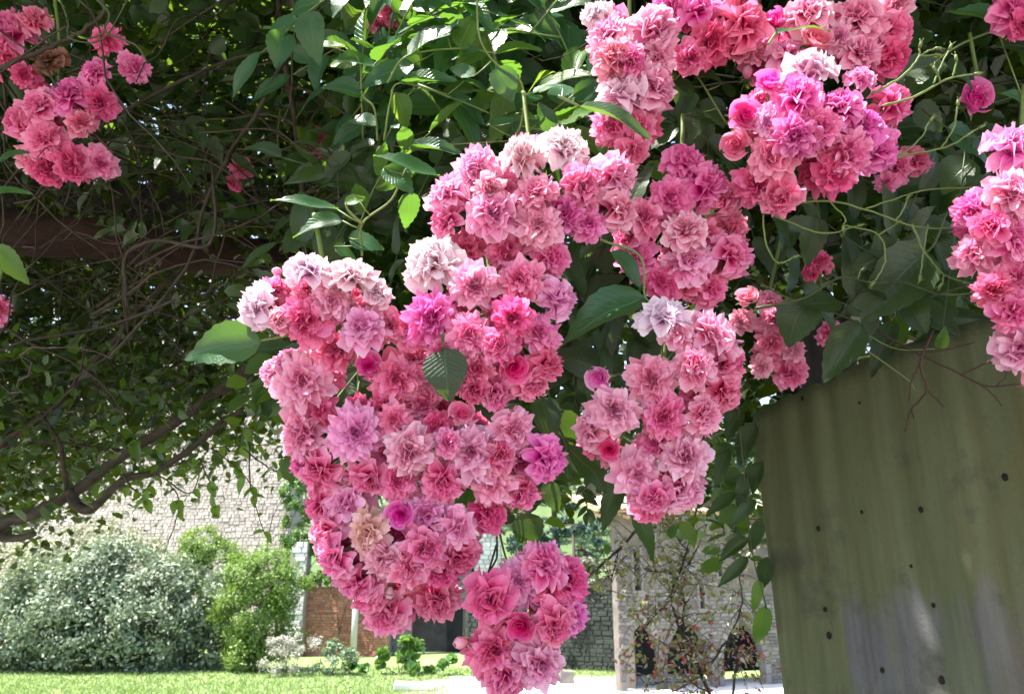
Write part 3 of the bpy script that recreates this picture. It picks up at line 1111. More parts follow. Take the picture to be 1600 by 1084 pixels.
b0 = G(165, 1046)
bush('garden_bush', 'huge rounded silvery green bush on the lawn', 'bush', b0,
     [(-4.4, .6, 1.5, 2.0, 1.6, 1.7), (-2.4, -.2, 2.0, 2.2, 1.7, 2.2), (-.4, 0, 2.3, 2.2, 1.8, 2.5), (1.5, -.2, 2.1, 2.0, 1.7, 2.3), (3.0, .1, 1.9, 1.6, 1.4, 2.1), (3.4, .3, 1.0, 1.3, 1.2, 1.1), (-3.4, 0, .9, 1.8, 1.4, 1.0), (.4, -.5, .9, 3.0, 1.3, 1.1), (2.4, .2, 3.3, .8, .8, .8)],
     42000, .17, M_SILV, 41, .07)
bush('flowering_shrub', 'dusty pale shrub rising behind the silvery bush below the old branch', 'shrub', G(95, 1040),
     [(-1.6, 1.2, 4.3, 1.5, 1.1, .9), (.2, 1.4, 4.7, 1.6, 1.1, 1.0), (1.6, 1.6, 4.4, 1.3, 1.0, .9), (-3.3, 1.4, 3.9, 1.3, 1.0, .9), (-.5, 1.8, 3.0, 2.6, 1.0, 1.6)], 11000, .14, M_SILV2, 42, .05)
bush('yellow_green_shrub', 'bright yellow-green shrub beside the silvery bush', 'shrub', G(396, 1050),
     [(0, .3, 3.3, 1.45, 1.1, 1.2), (-.3, .2, 2.0, 1.5, 1.0, 1.2), (.25, .3, 1.3, 1.3, 1.0, 1.2), (.9, .3, 3.1, .9, .8, .8), (-.9, .3, 3.4, .7, .7, .7), (-.4, 0, .7, .9, .8, .7)], 22000, .11, M_YG, 43)
bush('yellow_green_shrub', 'taller yellow-green shrub peeping over the silvery bush', 'shrub', G(268, 1040) + Vector((0, 1.5, 0)),
     [(0, .3, 4.6, 1.0, 1.0, .9), (.9, .3, 4.1, .9, .9, .8), (-.6, .3, 4.1, .8, .9, .8), (0, .3, 2.4, 1.2, 1.0, 1.8)], 12000, .11, M_YG, 44)
bush('ivy_column', 'column of green ivy climbing the corner of the tall stone wall', 'ivy', Vector((*W(448, 1000, 37.6)[:2], 0)),
     [(0, 0, 8.6, 1.0, .5, 1.4), (.2, 0, 7.0, 1.3, .6, 1.4), (.3, 0, 5.6, 1.3, .6, 1.3), (.1, 0, 9.8, .7, .5, .9), (1.3, -.2, 5.0, .8, .5, .8), (1.7, -.6, 4.6, .8, .5, .7), (.2, 0, 4.3, .6, .5, .7)], 13000, .13, M_IVY, 45)
bush('ivy_clump', 'small ivy clump spilling over the top of the brick wall', 'ivy', Vector((*W(528, 1000, 36.8)[:2], 0)),
     [(-.9, .2, 3.4, .8, .4, .5), (.1, .2, 3.5, .8, .4, .45), (1.0, .2, 3.4, .7, .4, .4), (.1, .3, 4.3, .8, .4, .5)], 4000, .11, M_YG, 46, .02)
bush('pale_flowering_plant', 'low wispy plant with whitish pink flowers before the buttress', 'plant', G(447, 1056),
     [(0, 0, .6, .9, .7, .6), (.3, 0, 1.0, .9, .6, .5), (-.3, 0, 1.0, .6, .5, .4)], 2600, .08, M_PINKW, 47, .015)
bush('low_green_plant', 'rounded low green plant with pale tips before the brick wall', 'plant', G(518, 1054),
     [(0, 0, .5, .9, .7, .6), (.2, 0, .9, .7, .6, .4)], 2600, .10, mat_leaf('pale_green', (.14, .22, .11), (.34, .40, .26), (.2, .3, .1), .6, .2, False, True), 48, .015)
bush('broad_leaved_plant', 'sprawling broad-leaved green plant by the dark arch', 'plant', G(625, 1054),
     [(-1.0, 0, .3, .8, .6, .35), (0, 0, .6, .9, .6, .6), (.9, 0, .4, .9, .6, .45), (.1, .2, 1.2, .4, .4, .6), (1.7, .1, .25, .7, .5, .3)], 1500, .26, M_IVY, 49, .02, aspect=.7)
bush('pale_hedge', 'pale dry creeper topping the dark garden wall by the house', 'creeper', Vector((*W(915, 1000, 31.6)[:2], 0)),
     [(-.7, 0, 3.4, .9, .5, .5), (.4, 0, 3.6, .9, .5, .55), (1.2, 0, 3.4, .7, .5, .5), (-2, 0, 3.2, .9, .5, .35)], 4000, .10, M_TREE3, 50, .02)

# trees on the slope
def hill_tree(px, Y, h, mat, label, seed, wide=.42):
    q = W(px, 900, Y)
    z = ground_z(q.x, Y)
    g = random.Random(seed)
    root = empty('hill_tree', (q.x, Y, z))
    tag(root, label, 'tree', 'trees on the slope behind the ruined walls')
    mb = MB(); mb.tube([(0, 0, -.3), (g.uniform(-.2, .2), 0, h * .3), (g.uniform(-.3, .3), 0, h * .8)], h * .03, h * .01, 6); mb.build('trunk', M_TWIG, root)
    bl = [(g.uniform(-.5, .5) * wide * h, g.uniform(-.4, .4) * wide * h, h * g.uniform(.35, .9), h * wide * g.uniform(.3, .55), h * wide * g.uniform(.3, .5), h * g.uniform(.12, .22)) for _ in range(9)]
    obj('crown', crown_mesh('crown', seed, bl, 2300, h * .035, mat), root)


for i, (px, Y, h, m_, lb) in enumerate([
    (770, 62, 9, M_TREE, 'mid green tree just right of the ruined gable'), (845, 58, 8, M_TREE2, 'dark blue-green tree on the slope above the lowest roses'),
    (895, 60, 9, M_TREE2, 'dark spreading tree close to the eave of the house'), (935, 64, 7, M_TREE, 'bright green tree beside the roof edge of the house'),
    (905, 52, 4.5, M_TREE3, 'pale dry shrub-like tree above the dark wall'), (810, 75, 12, M_TREE3, 'pale hazy tree high on the slope'),
    (870, 82, 13, M_TREE, 'broad green tree high on the slope'), (940, 88, 14, M_TREE3, 'pale broad tree at the top of the slope by the roof'),
    (760, 90, 14, M_TREE3, 'pale broad tree at the top of the slope over the gable'), (1080, 70, 12, M_TREE, 'green tree behind the stone house'),
    (690, 70, 12, M_TREE, 'green tree behind the rose cluster and grey wall'), (620, 66, 11, M_TREE2, 'dark tree over the brick wall'),
    (1180, 80, 14, M_TREE2, 'dark tree rising behind the house roof'), (550, 80, 13, M_TREE, 'green tree beyond the ivy column'), (980, 100, 16, M_TREE, 'tall green tree far above the house roof')]):
    hill_tree(px, Y, h, m_, lb, 900 + i)


def far_woods():
    g = np.random.default_rng(5)
    n = 26000
    k = 260
    cx = g.uniform(-60, 90, k); cy = g.uniform(95, 150, k)
    cz = np.array([min(42, ground_z(a, b)) for a, b in zip(cx, cy)]) + g.uniform(1.5, 5, k)
    ii = g.integers(0, k, n)
    C = np.stack([cx, cy, cz], 1)[ii] + g.normal(0, 1, (n, 3)) * np.array([2.3, 2.0, 1.7])
    me = leaf_cloud('woods', C, g.normal(size=(n, 3)) + [0, -.6, .8], .75, M_TREE3, g, .8)
    tag(obj('woods', me), 'pale green wood covering the far slope', 'woods', kind='stuff')


far_woods()

# stone blocks by the path
for (px, py, sx, sz, lb) in ((648, 1078, 1.3, .22, 'long low pale stone block at the edge of the lawn'), (685, 1073, .9, .2, 'pale stone block in the middle of the low row'),
                             (722, 1072, .8, .30, 'taller stone block closest to the hanging roses'), (885, 1067, .45, .42, 'small squared grey stone standing on the gravel path')):
    q = G(px, py)
    mb = MB(); r_ = random.Random(int(px))
    mb.box((0, 0, sz / 2 - .01), sx, .4, sz, t=.5)
    v = mb.v[0]; v += np.array([[r_.uniform(-.04, .04) for _ in range(3)] for _ in range(8)])
    me = mb.mesh('stone_block', M_WHITE if px < 800 else M_GREY, smooth=False)
    o = obj('stone_block', me); o.location = q + Vector((0, 0, .01))
    mod = o.modifiers.new('edge', 'BEVEL'); mod.width = .03; mod.segments = 2
    tag(o, lb, 'stone block', 'stone blocks beside the path')

# ================================================================== PERGOLA: beams, post, corrugated sheet
def beam(label, a, b, w, h, mat, name='pergola_beam'):
    a, b = Vector(a), Vector(b)
    root = empty(name, a); tag(root, label, 'wooden beam')
    L = (b - a).length
    nx, nr = 40, 12
    V, F = [], []
    rr = random.Random(int(L * 1000))
    x = (b - a).normalized(); y = Vector((0, 0, 1)).cross(x).normalized(); z = x.cross(y)
    for i in range(nx + 1):
        for k in range(nr):
            an = 2 * math.pi * (k + .5) / nr
            cx, cy = math.cos(an), math.sin(an)
            s = 1 / max(abs(cx), abs(cy)) * .5
            s = min(s, .62)
            p = x * (L * i / nx) + y * (cx * s * w) + z * (cy * s * h) + y * rr.uniform(-.002, .002) + z * (.006 * math.sin(i * .5) + rr.uniform(-.002, .002))
            V.append(p[:])
    for i in range(nx):
        for k in range(nr):
            F.append((i * nr + k, i * nr + (k + 1) % nr, (i + 1) * nr + (k + 1) % nr, (i + 1) * nr + k))
    F += [tuple(range(nr))[::-1], tuple(nx * nr + k for k in range(nr))]
    o = obj('timber', mesh_of('timber', V, F, mat), root)
    return root


beam('weathered red-brown pergola beam crossing below the tangle', P(-260, 330, 1.62), P(640, 432, 2.25), .085, .088, M_WOOD)
beam('dark upper pergola beam buried in the stems', P(-300, 285, 2.1), P(560, 330, 2.7), .09, .10, M_POST)
# post beside the sheet
po = empty('pergola_post', P(1268, 542, 1.75)); po.location.z = 1.6
tag(po, 'dark wooden pergola post beside the corrugated sheet', 'post')
mb = MB(); mb.box((0, 0, 1.1), .14, .14, 2.2); o = mb.build('timber', M_POST, po, smooth=False)
m_ = o.modifiers.new('edge', 'BEVEL'); m_.width = .008; m_.segments = 2


def corrugated():
    root = empty('corrugated_sheet', Vector((P(1380, 700, 1.2).x, P(1380, 700, 1.2).y, 1.6)))
    tag(root, 'algae-green corrugated sheet with rusty nail holes below the rose tangle', 'corrugated sheet')
    base = root.location
    # plan line of the sheet
    A = P(1172, 660, 1.42); B = P(1700, 660, 1.06)
    A = Vector((A.x, A.y, 0)); B = Vector((B.x, B.y, 0))
    u = (B - A); L = u.length; u.normalize(); n = Vector((u.y, -u.x, 0))
    nx, nz = 220, 60
    def along(px, py):
        r = ray(px, py)
        M2 = np.array([[u.x, -r.x], [u.y, -r.y]])
        s = np.linalg.solve(M2, np.array([-A.x, -A.y]))
        return s[0], CAM.z + r.z * s[1]
    top_px = [(1172, 652), (1200, 636), (1245, 616), (1300, 592), (1360, 560), (1430, 532), (1500, 508), (1560, 488), (1620, 468), (1700, 440)]
    tops = [along(*q) for q in top_px]
    ta = [t[0] for t in tops]; tz = [t[1] for t in tops]
    z_low = 1.6
    leftx, _ = along(1205, 1084)
    V = []
    for j in range(nz + 1):
        v = j / nz
        for i in range(nx + 1):
            s = L * i / nx
            zt = float(np.interp(s, ta, tz))
            z = z_low + (zt - z_low) * v
            # the left edge leans: lower down the sheet starts a little further right
            s2 = s + (1 - s / L) * .014 * (1 - v) + .006 * math.sin(v * 3)
            c = .0023 * math.sin(2 * math.pi * s / .052 + .25 * math.sin(v * 5)) * (1 + .35 * math.sin(s * 17))
            c += .006 * math.sin(s * 9 + 1) + .004 * math.sin(v * 7 + s * 4)
            edge = math.exp(-s / .014) * -.016           # rolled back left edge
            p = A + u * s2 + n * (c + edge) + Vector((0, 0, z))
            V.append((p - base)[:])
    F = [(j * (nx + 1) + i, j * (nx + 1) + i + 1, (j + 1) * (nx + 1) + i + 1, (j + 1) * (nx + 1) + i) for j in range(nz) for i in range(nx)]
    m, nt, out = newmat('algae_sheet')
    tc = nt.nodes.new('ShaderNodeTexCoord')
    def mapped(sc, loc=(0, 0, 0)):
        mp = nt.nodes.new('ShaderNodeMapping'); mp.inputs['Scale'].default_value = sc; mp.inputs['Location'].default_value = loc
        nt.links.new(tc.outputs['Object'], mp.inputs[0]); return mp.outputs[0]
    sp = nt.nodes.new('ShaderNodeSeparateXYZ'); nt.links.new(tc.outputs['Object'], sp.inputs[0])
    big = noise(nt, 4, 5, mapped((1, 1, .8)), .6)
    streak = noise(nt, 30, 5, mapped((1, 1, .07)), .65)
    fine = noise(nt, 160, 4, mapped((1, 1, 1)), .7)
    blot = noise(nt, 9, 6, mapped((1, 1, .9), (3, 1, 2)), .7)
    green = mixc(nt, ramp(nt, streak, [(.35, (0, 0, 0)), (.66, (1, 1, 1))]), (.082, .096, .044), (.135, .150, .078))
    green = mixc(nt, ramp(nt, big, [(.45, (0, 0, 0)), (.7, (.8,) * 3)]), green, (.10, .115, .05))
    # bare grey areas low down, edge broken up by noise
    zrel = P(1400, 925, 1.2).z - base.z
    hgt = math_(nt, 'SUBTRACT', zrel + .012, sp.outputs[2])
    gm = math_(nt, 'MULTIPLY', math_(nt, 'ADD', hgt, math_(nt, 'MULTIPLY', math_(nt, 'SUBTRACT', streak, .5), .22)), 22.0, True)
    xl, xr = P(1275, 1000, 1.32).x - base.x, P(1560, 1000, 1.16).x - base.x
    wob = math_(nt, 'MULTIPLY', math_(nt, 'SUBTRACT', noise(nt, 14, 4, mapped((1, 1, .3), (2, 0, 1)), .6), .5), .10)
    xx = math_(nt, 'ADD', sp.outputs[0], wob)
    pa = math_(nt, 'MULTIPLY', math_(nt, 'SUBTRACT', xx, xl), 60.0, True)
    pb = math_(nt, 'MULTIPLY', math_(nt, 'SUBTRACT', xr, xx), 60.0, True)
    patch = ramp(nt, noise(nt, 9, 3, mapped((1, 1, .2), (5.3, 0, 1)), .5), [(.36, (.25,) * 3), (.46, (1, 1, 1))])
    gm = math_(nt, 'MULTIPLY', math_(nt, 'MULTIPLY', gm, patch), math_(nt, 'MULTIPLY', pa, pb))
    grey = mixc(nt, ramp(nt, streak, [(.3, (0, 0, 0)), (.7, (1, 1, 1))]), (.07, .072, .085), (.165, .16, .165))
    c = mixc(nt, math_(nt, 'MULTIPLY', gm, .92), green, grey)
    rust = ramp(nt, noise(nt, 5, 4, mapped((1, 1, .16), (1.7, 4, 0)), .6), [(.56, (0, 0, 0)), (.68, (.45,) * 3)])
    c = mixc(nt, rust, c, (.17, .105, .03))
    dk = ramp(nt, blot, [(.56, (0, 0, 0)), (.68, (.7,) * 3)])
    c = mixc(nt, dk, c, (.05, .055, .042))
    c = mixc(nt, math_(nt, 'MULTIPLY', fine, .35), c, (.045, .05, .03))
    finish(nt, out, c, .8, bump(nt, math_(nt, 'ADD', fine, streak), .6, .004), spec=.25)
    sheet = obj('sheet', mesh_of('sheet', V, F, m), root)
    md = sheet.modifiers.new('thickness', 'SOLIDIFY'); md.thickness = .005; md.offset = -1
    mh = mat_simple('rusty_hole', (.006, .005, .004), (.022, .012, .009), 200, .9, .4, .001)
    for (px, py, r) in ((1570, 745, 6.5), (1440, 796, 5), (1349, 800, 3.5), (1282, 826, 4.5), (1291, 952, 4), (1297, 992, 5.5), (1380, 1046, 5), (1471, 1062, 6.5), (1459, 945, 4), (1184, 745, 3), (1203, 963, 3), (1258, 624, 4), (1424, 884, 3), (1345, 630, 2.5)):
        s, z = along(px, py)
        v = (z - z_low) / (float(np.interp(s, ta, tz)) - z_low)
        d = abs((A + u * s - CAM).to_2d().length) * 1.02
        rad = r * .85 / FPX * d
        mb = MB(); k = 10
        VV = []
        rr = random.Random(px)
        for (q, dd) in ((1.0, .0), (.85, .0022), (.45, .0026)):
            for i in range(k):
                an = 6.283 * i / k
                VV.append((u * (math.cos(an) * rad * .72 * q * rr.uniform(.9, 1.1)) + Vector((0, 0, math.sin(an) * rad * q * rr.uniform(.9, 1.15))) + n * dd)[:])
        FF = [(a_ * k + i, a_ * k + (i + 1) % k, (a_ + 1) * k + (i + 1) % k, (a_ + 1) * k + i) for a_ in (0, 1) for i in range(k)] + [tuple(2 * k + i for i in range(k))]
        mb.add(VV, FF)
        o = mb.build('nail_hole_disc', mh, root)  # dark raised disc standing in for a nail hole
        c_ = .0023 * math.sin(2 * math.pi * s / .052 + .25 * math.sin(v * 5)) * (1 + .35 * math.sin(s * 17)) + .006 * math.sin(s * 9 + 1) + .004 * math.sin(v * 7 + s * 4)
        o.location = (A + u * s + Vector((0, 0, z)) - base) + n * (c_ + .0004)


corrugated()

# ================================================================== OLD BRANCH and twigs (left)
def px_path(pts, d):
    return [P(p[0], p[1], p[2] if len(p) > 2 else d) for p in pts]


root = empty('old_branch', P(-60, 850, 1.9))
tag(root, 'thick bare old rose branch rising from the lower edge over the silvery bush', 'branch')
bl_ = root.location
mb = MB()
mb.tube([p - bl_ for p in spline(px_path([(-120, 880), (0, 822), (60, 798), (115, 768), (200, 705), (280, 655), (365, 592), (430, 540), (520, 470)], 1.95), 6, .002)], .018, .010, 10)
mb.build('main_limb', M_BARK, root)
mb = MB()
mb.tube([p - bl_ for p in spline(px_path([(108, 765), (122, 790), (140, 796), (162, 778), (195, 748), (240, 738), (300, 700), (345, 660), (380, 640)], 1.94), 6, .001)], .014, .006, 8)
mb.build('side_limb', M_BARK, root)
mb = MB()
mb.tube([p - bl_ for p in spline(px_path([(-10, 838), (30, 840), (55, 833)], 1.93), 4)], .012, .007, 7)
mb.tube([p - bl_ for p in spline(px_path([(105, 765), (98, 720), (92, 690), (60, 640)], 1.97), 5)], .007, .005, 6)
mb.tube([p - bl_ for p in spline(px_path([(200, 705), (150, 700), (70, 690), (-40, 705)], 2.0), 5)], .006, .003, 6)
mb.build('stub', M_BARK, root)


def twig_thing(label, paths, leaves, d, mat, leafkey, leafpx, seed, name='leafy_twig', cat='twig', r=.0022, group=None):
    """paths: list of pixel polylines; leaves: count scattered along the ends"""
    rr = random.Random(seed)
    root = empty(name, P(*paths[0][0][:2], d)); tag(root, label, cat, group)
    b = root.location
    mb = MB(); ends = []
    for p in paths:
        sp_ = spline(px_path(p, d), 5, .0015, rr)
        mb.tube([q - b for q in sp_], r, r * .5, 5)
        ends.append(sp_)
    mb.build('stem', mat, root)
    for sp_ in ends:
        k = leaves
        for i in range(k):
            q = sp_[int(len(sp_) * rr.uniform(.35, .999))] if i else sp_[-1]
            dr = Vector((rr.uniform(-1, 1), rr.uniform(-.6, .6), rr.uniform(-1.1, .3))).normalized()
            L = leafpx / FPX * d * rr.uniform(.7, 1.3)
            put_leaf(root, rr.choice(LEAVES[leafkey]), q, q + dr * L, L * .6, (Vector((rr.uniform(-.5, .5), -.6, .8))), rr=rr)
    return root


twig_thing('dark twig with small round leaves hanging before the sunlit wall', [[(240, 740), (262, 752), (280, 790), (262, 850)], [(262, 752), (300, 770), (315, 715)], [(240, 738), (290, 720), (330, 700), (420, 695)], [(262, 740), (250, 700), (220, 690)]], 5, 1.85, M_TWIG, 'y', 24, 61)
twig_thing('fine drooping twig ending in green leaves near the wall corner', [[(310, 715), (330, 760), (340, 810)], [(390, 690), (392, 760), (412, 830)], [(380, 700), (430, 735), (460, 720)], [(330, 700), (370, 730), (395, 760)]], 5, 1.8, M_TWIG, 'y', 24, 62)
twig_thing('short leafy twig along the lower side of the old branch', [[(190, 740), (215, 770), (232, 760)], [(170, 770), (200, 760), (228, 780)]], 4, 1.85, M_TWIG, 'y', 24, 63)

# ================================================================== ROSE CLUSTERS
cluster('rose cluster with almost white blooms at its top, over the big single green leaf', [
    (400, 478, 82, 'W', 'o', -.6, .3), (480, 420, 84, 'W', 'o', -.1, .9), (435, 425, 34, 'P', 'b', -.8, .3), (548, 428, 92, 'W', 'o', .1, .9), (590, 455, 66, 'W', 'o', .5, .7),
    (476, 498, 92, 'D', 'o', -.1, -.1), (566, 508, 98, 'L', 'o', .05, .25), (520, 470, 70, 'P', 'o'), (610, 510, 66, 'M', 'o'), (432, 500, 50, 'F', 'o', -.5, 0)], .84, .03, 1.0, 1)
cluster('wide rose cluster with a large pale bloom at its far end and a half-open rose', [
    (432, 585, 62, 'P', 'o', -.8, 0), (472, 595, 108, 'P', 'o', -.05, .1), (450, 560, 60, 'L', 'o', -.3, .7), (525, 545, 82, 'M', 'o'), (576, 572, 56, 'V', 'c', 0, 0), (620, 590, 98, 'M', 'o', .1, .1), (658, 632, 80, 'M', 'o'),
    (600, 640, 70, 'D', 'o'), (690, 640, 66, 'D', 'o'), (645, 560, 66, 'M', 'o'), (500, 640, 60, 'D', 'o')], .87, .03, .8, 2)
cluster('topmost big pink rose cluster, its upper rim almost white', [
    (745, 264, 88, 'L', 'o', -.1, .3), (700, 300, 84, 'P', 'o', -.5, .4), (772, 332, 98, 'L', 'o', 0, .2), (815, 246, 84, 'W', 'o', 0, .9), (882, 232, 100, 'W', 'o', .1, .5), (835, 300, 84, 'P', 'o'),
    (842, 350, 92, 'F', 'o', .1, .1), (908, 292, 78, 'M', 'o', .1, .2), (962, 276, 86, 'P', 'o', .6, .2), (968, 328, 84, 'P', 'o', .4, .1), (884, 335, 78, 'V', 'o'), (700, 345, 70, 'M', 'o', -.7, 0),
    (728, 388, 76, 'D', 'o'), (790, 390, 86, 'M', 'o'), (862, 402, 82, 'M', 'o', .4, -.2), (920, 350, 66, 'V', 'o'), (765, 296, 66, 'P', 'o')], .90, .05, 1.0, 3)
cluster('central rose cluster under the topmost one, a white-edged bloom at its side', [
    (678, 412, 112, 'W', 'o', -.25, .3), (742, 446, 92, 'L', 'o', 0, 0), (812, 436, 80, 'M', 'o', .1, .2), (870, 468, 78, 'L', 'o', .7, -.1), (674, 498, 102, 'V', 'o', -.1, 0), (733, 522, 84, 'M', 'o'),
    (802, 496, 78, 'D', 'o'), (843, 520, 82, 'M', 'o'), (694, 548, 74, 'M', 'o'), (745, 575, 78, 'M', 'o'), (802, 572, 58, 'D', 'c', .05, 0), (832, 600, 80, 'M', 'o', .5, -.4), (775, 615, 74, 'M', 'o', 0, -.5),
    (640, 520, 70, 'M', 'o'), (850, 570, 70, 'D', 'o', .7, -.2), (740, 610, 60, 'D', 'o', -.1, -.7), (780, 540, 70, 'M', 'o')], .86, .05, 1.0, 4)
cluster('middle rose cluster with lilac and pale full blooms side by side', [
    (474, 676, 98, 'P', 'o', -.3, .1), (556, 676, 106, 'L', 'o', 0, .1), (640, 702, 98, 'P', 'o', 0, .1), (737, 706, 104, 'P', 'o', .05, .1), (722, 648, 54, 'P', 'c', 0, .2), (802, 672, 86, 'P', 'o', .1, .2),
    (852, 716, 86, 'V', 'o', .6, -.1), (682, 662, 64, 'D', 'o'), (500, 735, 84, 'M', 'o', -.5, -.3), (575, 748, 84, 'M', 'o', -.1, -.4), (622, 750, 76, 'M', 'o'), (692, 752, 84, 'M', 'o', 0, -.3), (767, 757, 80, 'P', 'o', .1, 0),
    (815, 768, 80, 'M', 'o', .4, -.3), (700, 690, 60, 'M', 'o'), (780, 710, 70, 'M', 'o'), (468, 725, 60, 'M', 'o', -.8, 0), (615, 655, 60, 'M', 'o')], .85, .04, 1.0, 5)
cluster('lower rose cluster holding a withered tan bloom and a small magenta rose', [
    (542, 786, 104, 'P', 'o', -.2, .3), (576, 832, 88, 'O', 'o', -.05, 0), (627, 803, 56, 'V', 'c', 0, .2), (668, 802, 96, 'L', 'o', .05, .3), (716, 826, 84, 'P', 'o', .4, .1), (762, 802, 76, 'D', 'o', .5, 0),
    (512, 832, 84, 'M', 'o', -.7, 0), (524, 872, 84, 'M', 'o', -.6, -.3), (604, 876, 94, 'F', 'o', 0, -.2), (664, 856, 84, 'M', 'o'), (716, 872, 86, 'D', 'o', .4, -.3), (560, 912, 76, 'M', 'o', -.4, -.6),
    (690, 892, 76, 'D', 'o', .2, -.4), (500, 790, 66, 'M', 'o', -.9, 0), (640, 885, 70, 'M', 'o')], .85, .05, 1.1, 6)
cluster('lowest fringe of blooms with a cream bud under the withered rose', [
    (608, 922, 42, 'W', 'b', 0, -.9), (645, 918, 52, 'F', 'c', .3, -.5), (575, 928, 76, 'M', 'o', -.3, -.2), (683, 936, 84, 'M', 'o', .1, -.3), (602, 958, 92, 'M', 'o', -.1, -.2), (540, 905, 60, 'F', 'o', -.5, -.3)], .87, .02, .6, 7)
cluster('small separate rose cluster hanging lowest on dark thin stems', [
    (817, 906, 98, 'L', 'o', 0, .1), (850, 884, 92, 'M', 'o', .2, .4), (888, 906, 76, 'D', 'o', .7, .2), (766, 936, 96, 'D', 'o', -.3, 0), (897, 958, 76, 'V', 'o', .9, 0), (816, 976, 60, 'D', 'c', 0, 0),
    (866, 974, 82, 'M', 'o', .2, -.1), (722, 1003, 52, 'F', 'b', -.8, 0), (772, 1014, 102, 'M', 'o', 0, .2), (842, 1036, 98, 'P', 'o', .2, 0), (790, 1058, 86, 'M', 'o', 0, -.5), (860, 925, 60, 'D', 'o')], .84, .03, .5, 8)
cluster('separate hanging cluster of pale pink roses before the stone house', [
    (1036, 492, 92, 'W', 'o', -.1, .5), (1112, 520, 98, 'P', 'o', .2, .5), (939, 589, 52, 'L', 'c', -.2, .1), (1018, 592, 86, 'P', 'o', -.1, .1), (1086, 572, 80, 'P', 'o'), (1132, 566, 80, 'M', 'o', .7, .1),
    (960, 640, 90, 'F', 'o', -.2, 0), (1036, 652, 80, 'M', 'o'), (1102, 648, 76, 'P', 'o', .3, 0), (1132, 612, 84, 'M', 'o', .7, -.2), (922, 672, 72, 'F', 'o', -.8, 0), (952, 702, 48, 'D', 'c', -.1, 0),
    (1070, 712, 96, 'P', 'o', .1, 0), (996, 742, 92, 'P', 'o', -.05, -.05), (1066, 766, 80, 'P', 'o', .2, -.4), (1022, 782, 70, 'M', 'o', 0, -.6), (1060, 520, 60, 'P', 'o')], .86, .04, .8, 9, fillcol='DMMF')
cluster('magenta and lilac cluster tucked between the topmost cluster and the dark leaves', [
    (1070, 256, 80, 'V', 'o', 0, .5), (1102, 292, 84, 'V', 'o', .4, .2), (1048, 308, 76, 'V', 'o'), (1008, 340, 74, 'M', 'o', -.2, 0), (1070, 358, 84, 'P', 'o', 0, .4), (992, 402, 84, 'V', 'o', -.4, 0), (1076, 406, 92, 'L', 'o', 0, .3),
    (1142, 398, 80, 'M', 'o', .6, .2), (1112, 452, 76, 'M', 'o', .3, -.2), (978, 368, 64, 'M', 'o', -.5, .2), (1036, 440, 70, 'D', 'o'), (1135, 310, 56, 'M', 'o', .6, 0), (1070, 445, 60, 'D', 'o')], .95, .05, .9, 10)
cluster('upright cluster at the top edge above the long narrow leaf', [
    (950, 52, 90, 'P', 'o', -.3, .4), (1022, 50, 96, 'P', 'o', .1, .3), (960, 90, 80, 'F', 'o', -.3, 0), (986, 96, 66, 'V', 'o', 0, 0), (1030, 88, 70, 'P', 'o'), (972, 148, 92, 'W', 'o', -.1, .5), (1020, 136, 88, 'P', 'o', .4, .3),
    (958, 194, 84, 'M', 'o', -.3, 0), (1002, 200, 74, 'M', 'o', .4, -.3), (930, 20, 60, 'W', 'o', -.5, .6), (990, 235, 66, 'M', 'o', .3, -.3)], .95, .04, .9, 11)
cluster('deep pink cluster cut by the top edge of the photograph', [
    (1092, 14, 88, 'V', 'o', 0, .5), (1162, 42, 94, 'M', 'o', .2, .2), (1112, 66, 88, 'D', 'o', -.1, 0), (1152, 84, 44, 'F', 'c', 0, .1), (1050, 5, 76, 'V', 'o'), (1080, 90, 66, 'M', 'o'), (1150, 5, 76, 'D', 'o')], .98, .03, .9, 12)
cluster('pale cluster crowded against the top edge over the sunlit magenta roses', [
    (1216, 38, 56, 'V', 'c', -.3, .2), (1262, 22, 86, 'P', 'o', 0, .4), (1342, 26, 106, 'P', 'o', .1, .3), (1392, 52, 84, 'M', 'o', .6, 0), (1274, 66, 66, 'F', 'c', 0, .1), (1345, 82, 86, 'L', 'o', .1, 0), (1388, 90, 76, 'D', 'o', .6, -.2),
    (1168, 115, 44, 'P', 'b', -.2, .3), (1190, 82, 52, 'P', 'o', -.2, .6), (1232, 88, 78, 'L', 'o', 0, .2), (1310, 60, 66, 'P', 'o'), (1400, 10, 70, 'P', 'o')], .98, .04, .9, 13)
cluster('big magenta cluster with a sunlit white rim beside the bare green stalks', [
    (1266, 112, 92, 'W', 'o', 0, .9), (1202, 132, 62, 'V', 'c', -.2, .2), (1162, 182, 66, 'V', 'c', -.1, 0), (1246, 150, 96, 'V', 'o', -.1, .6), (1312, 168, 98, 'V', 'o', 0, .6), (1352, 196, 90, 'V', 'o', .2, .3), (1392, 164, 80, 'V', 'o', .6, .4),
    (1242, 212, 92, 'V', 'o', -.1, 0), (1322, 242, 98, 'M', 'o', .1, 0), (1306, 272, 86, 'D', 'o', .1, -.5), (1152, 226, 60, 'F', 'c', -.3, 0), (1206, 242, 82, 'M', 'o', -.2, 0), (1182, 286, 86, 'D', 'o', -.3, -.1), (1218, 308, 80, 'M', 'o', 0, -.6),
    (1372, 236, 76, 'V', 'o', .5, -.1), (1280, 200, 80, 'M', 'o'), (1200, 190, 60, 'L', 'o'), (1345, 125, 56, 'L', 'o', .1, .6)], .90, .05, .9, 14)
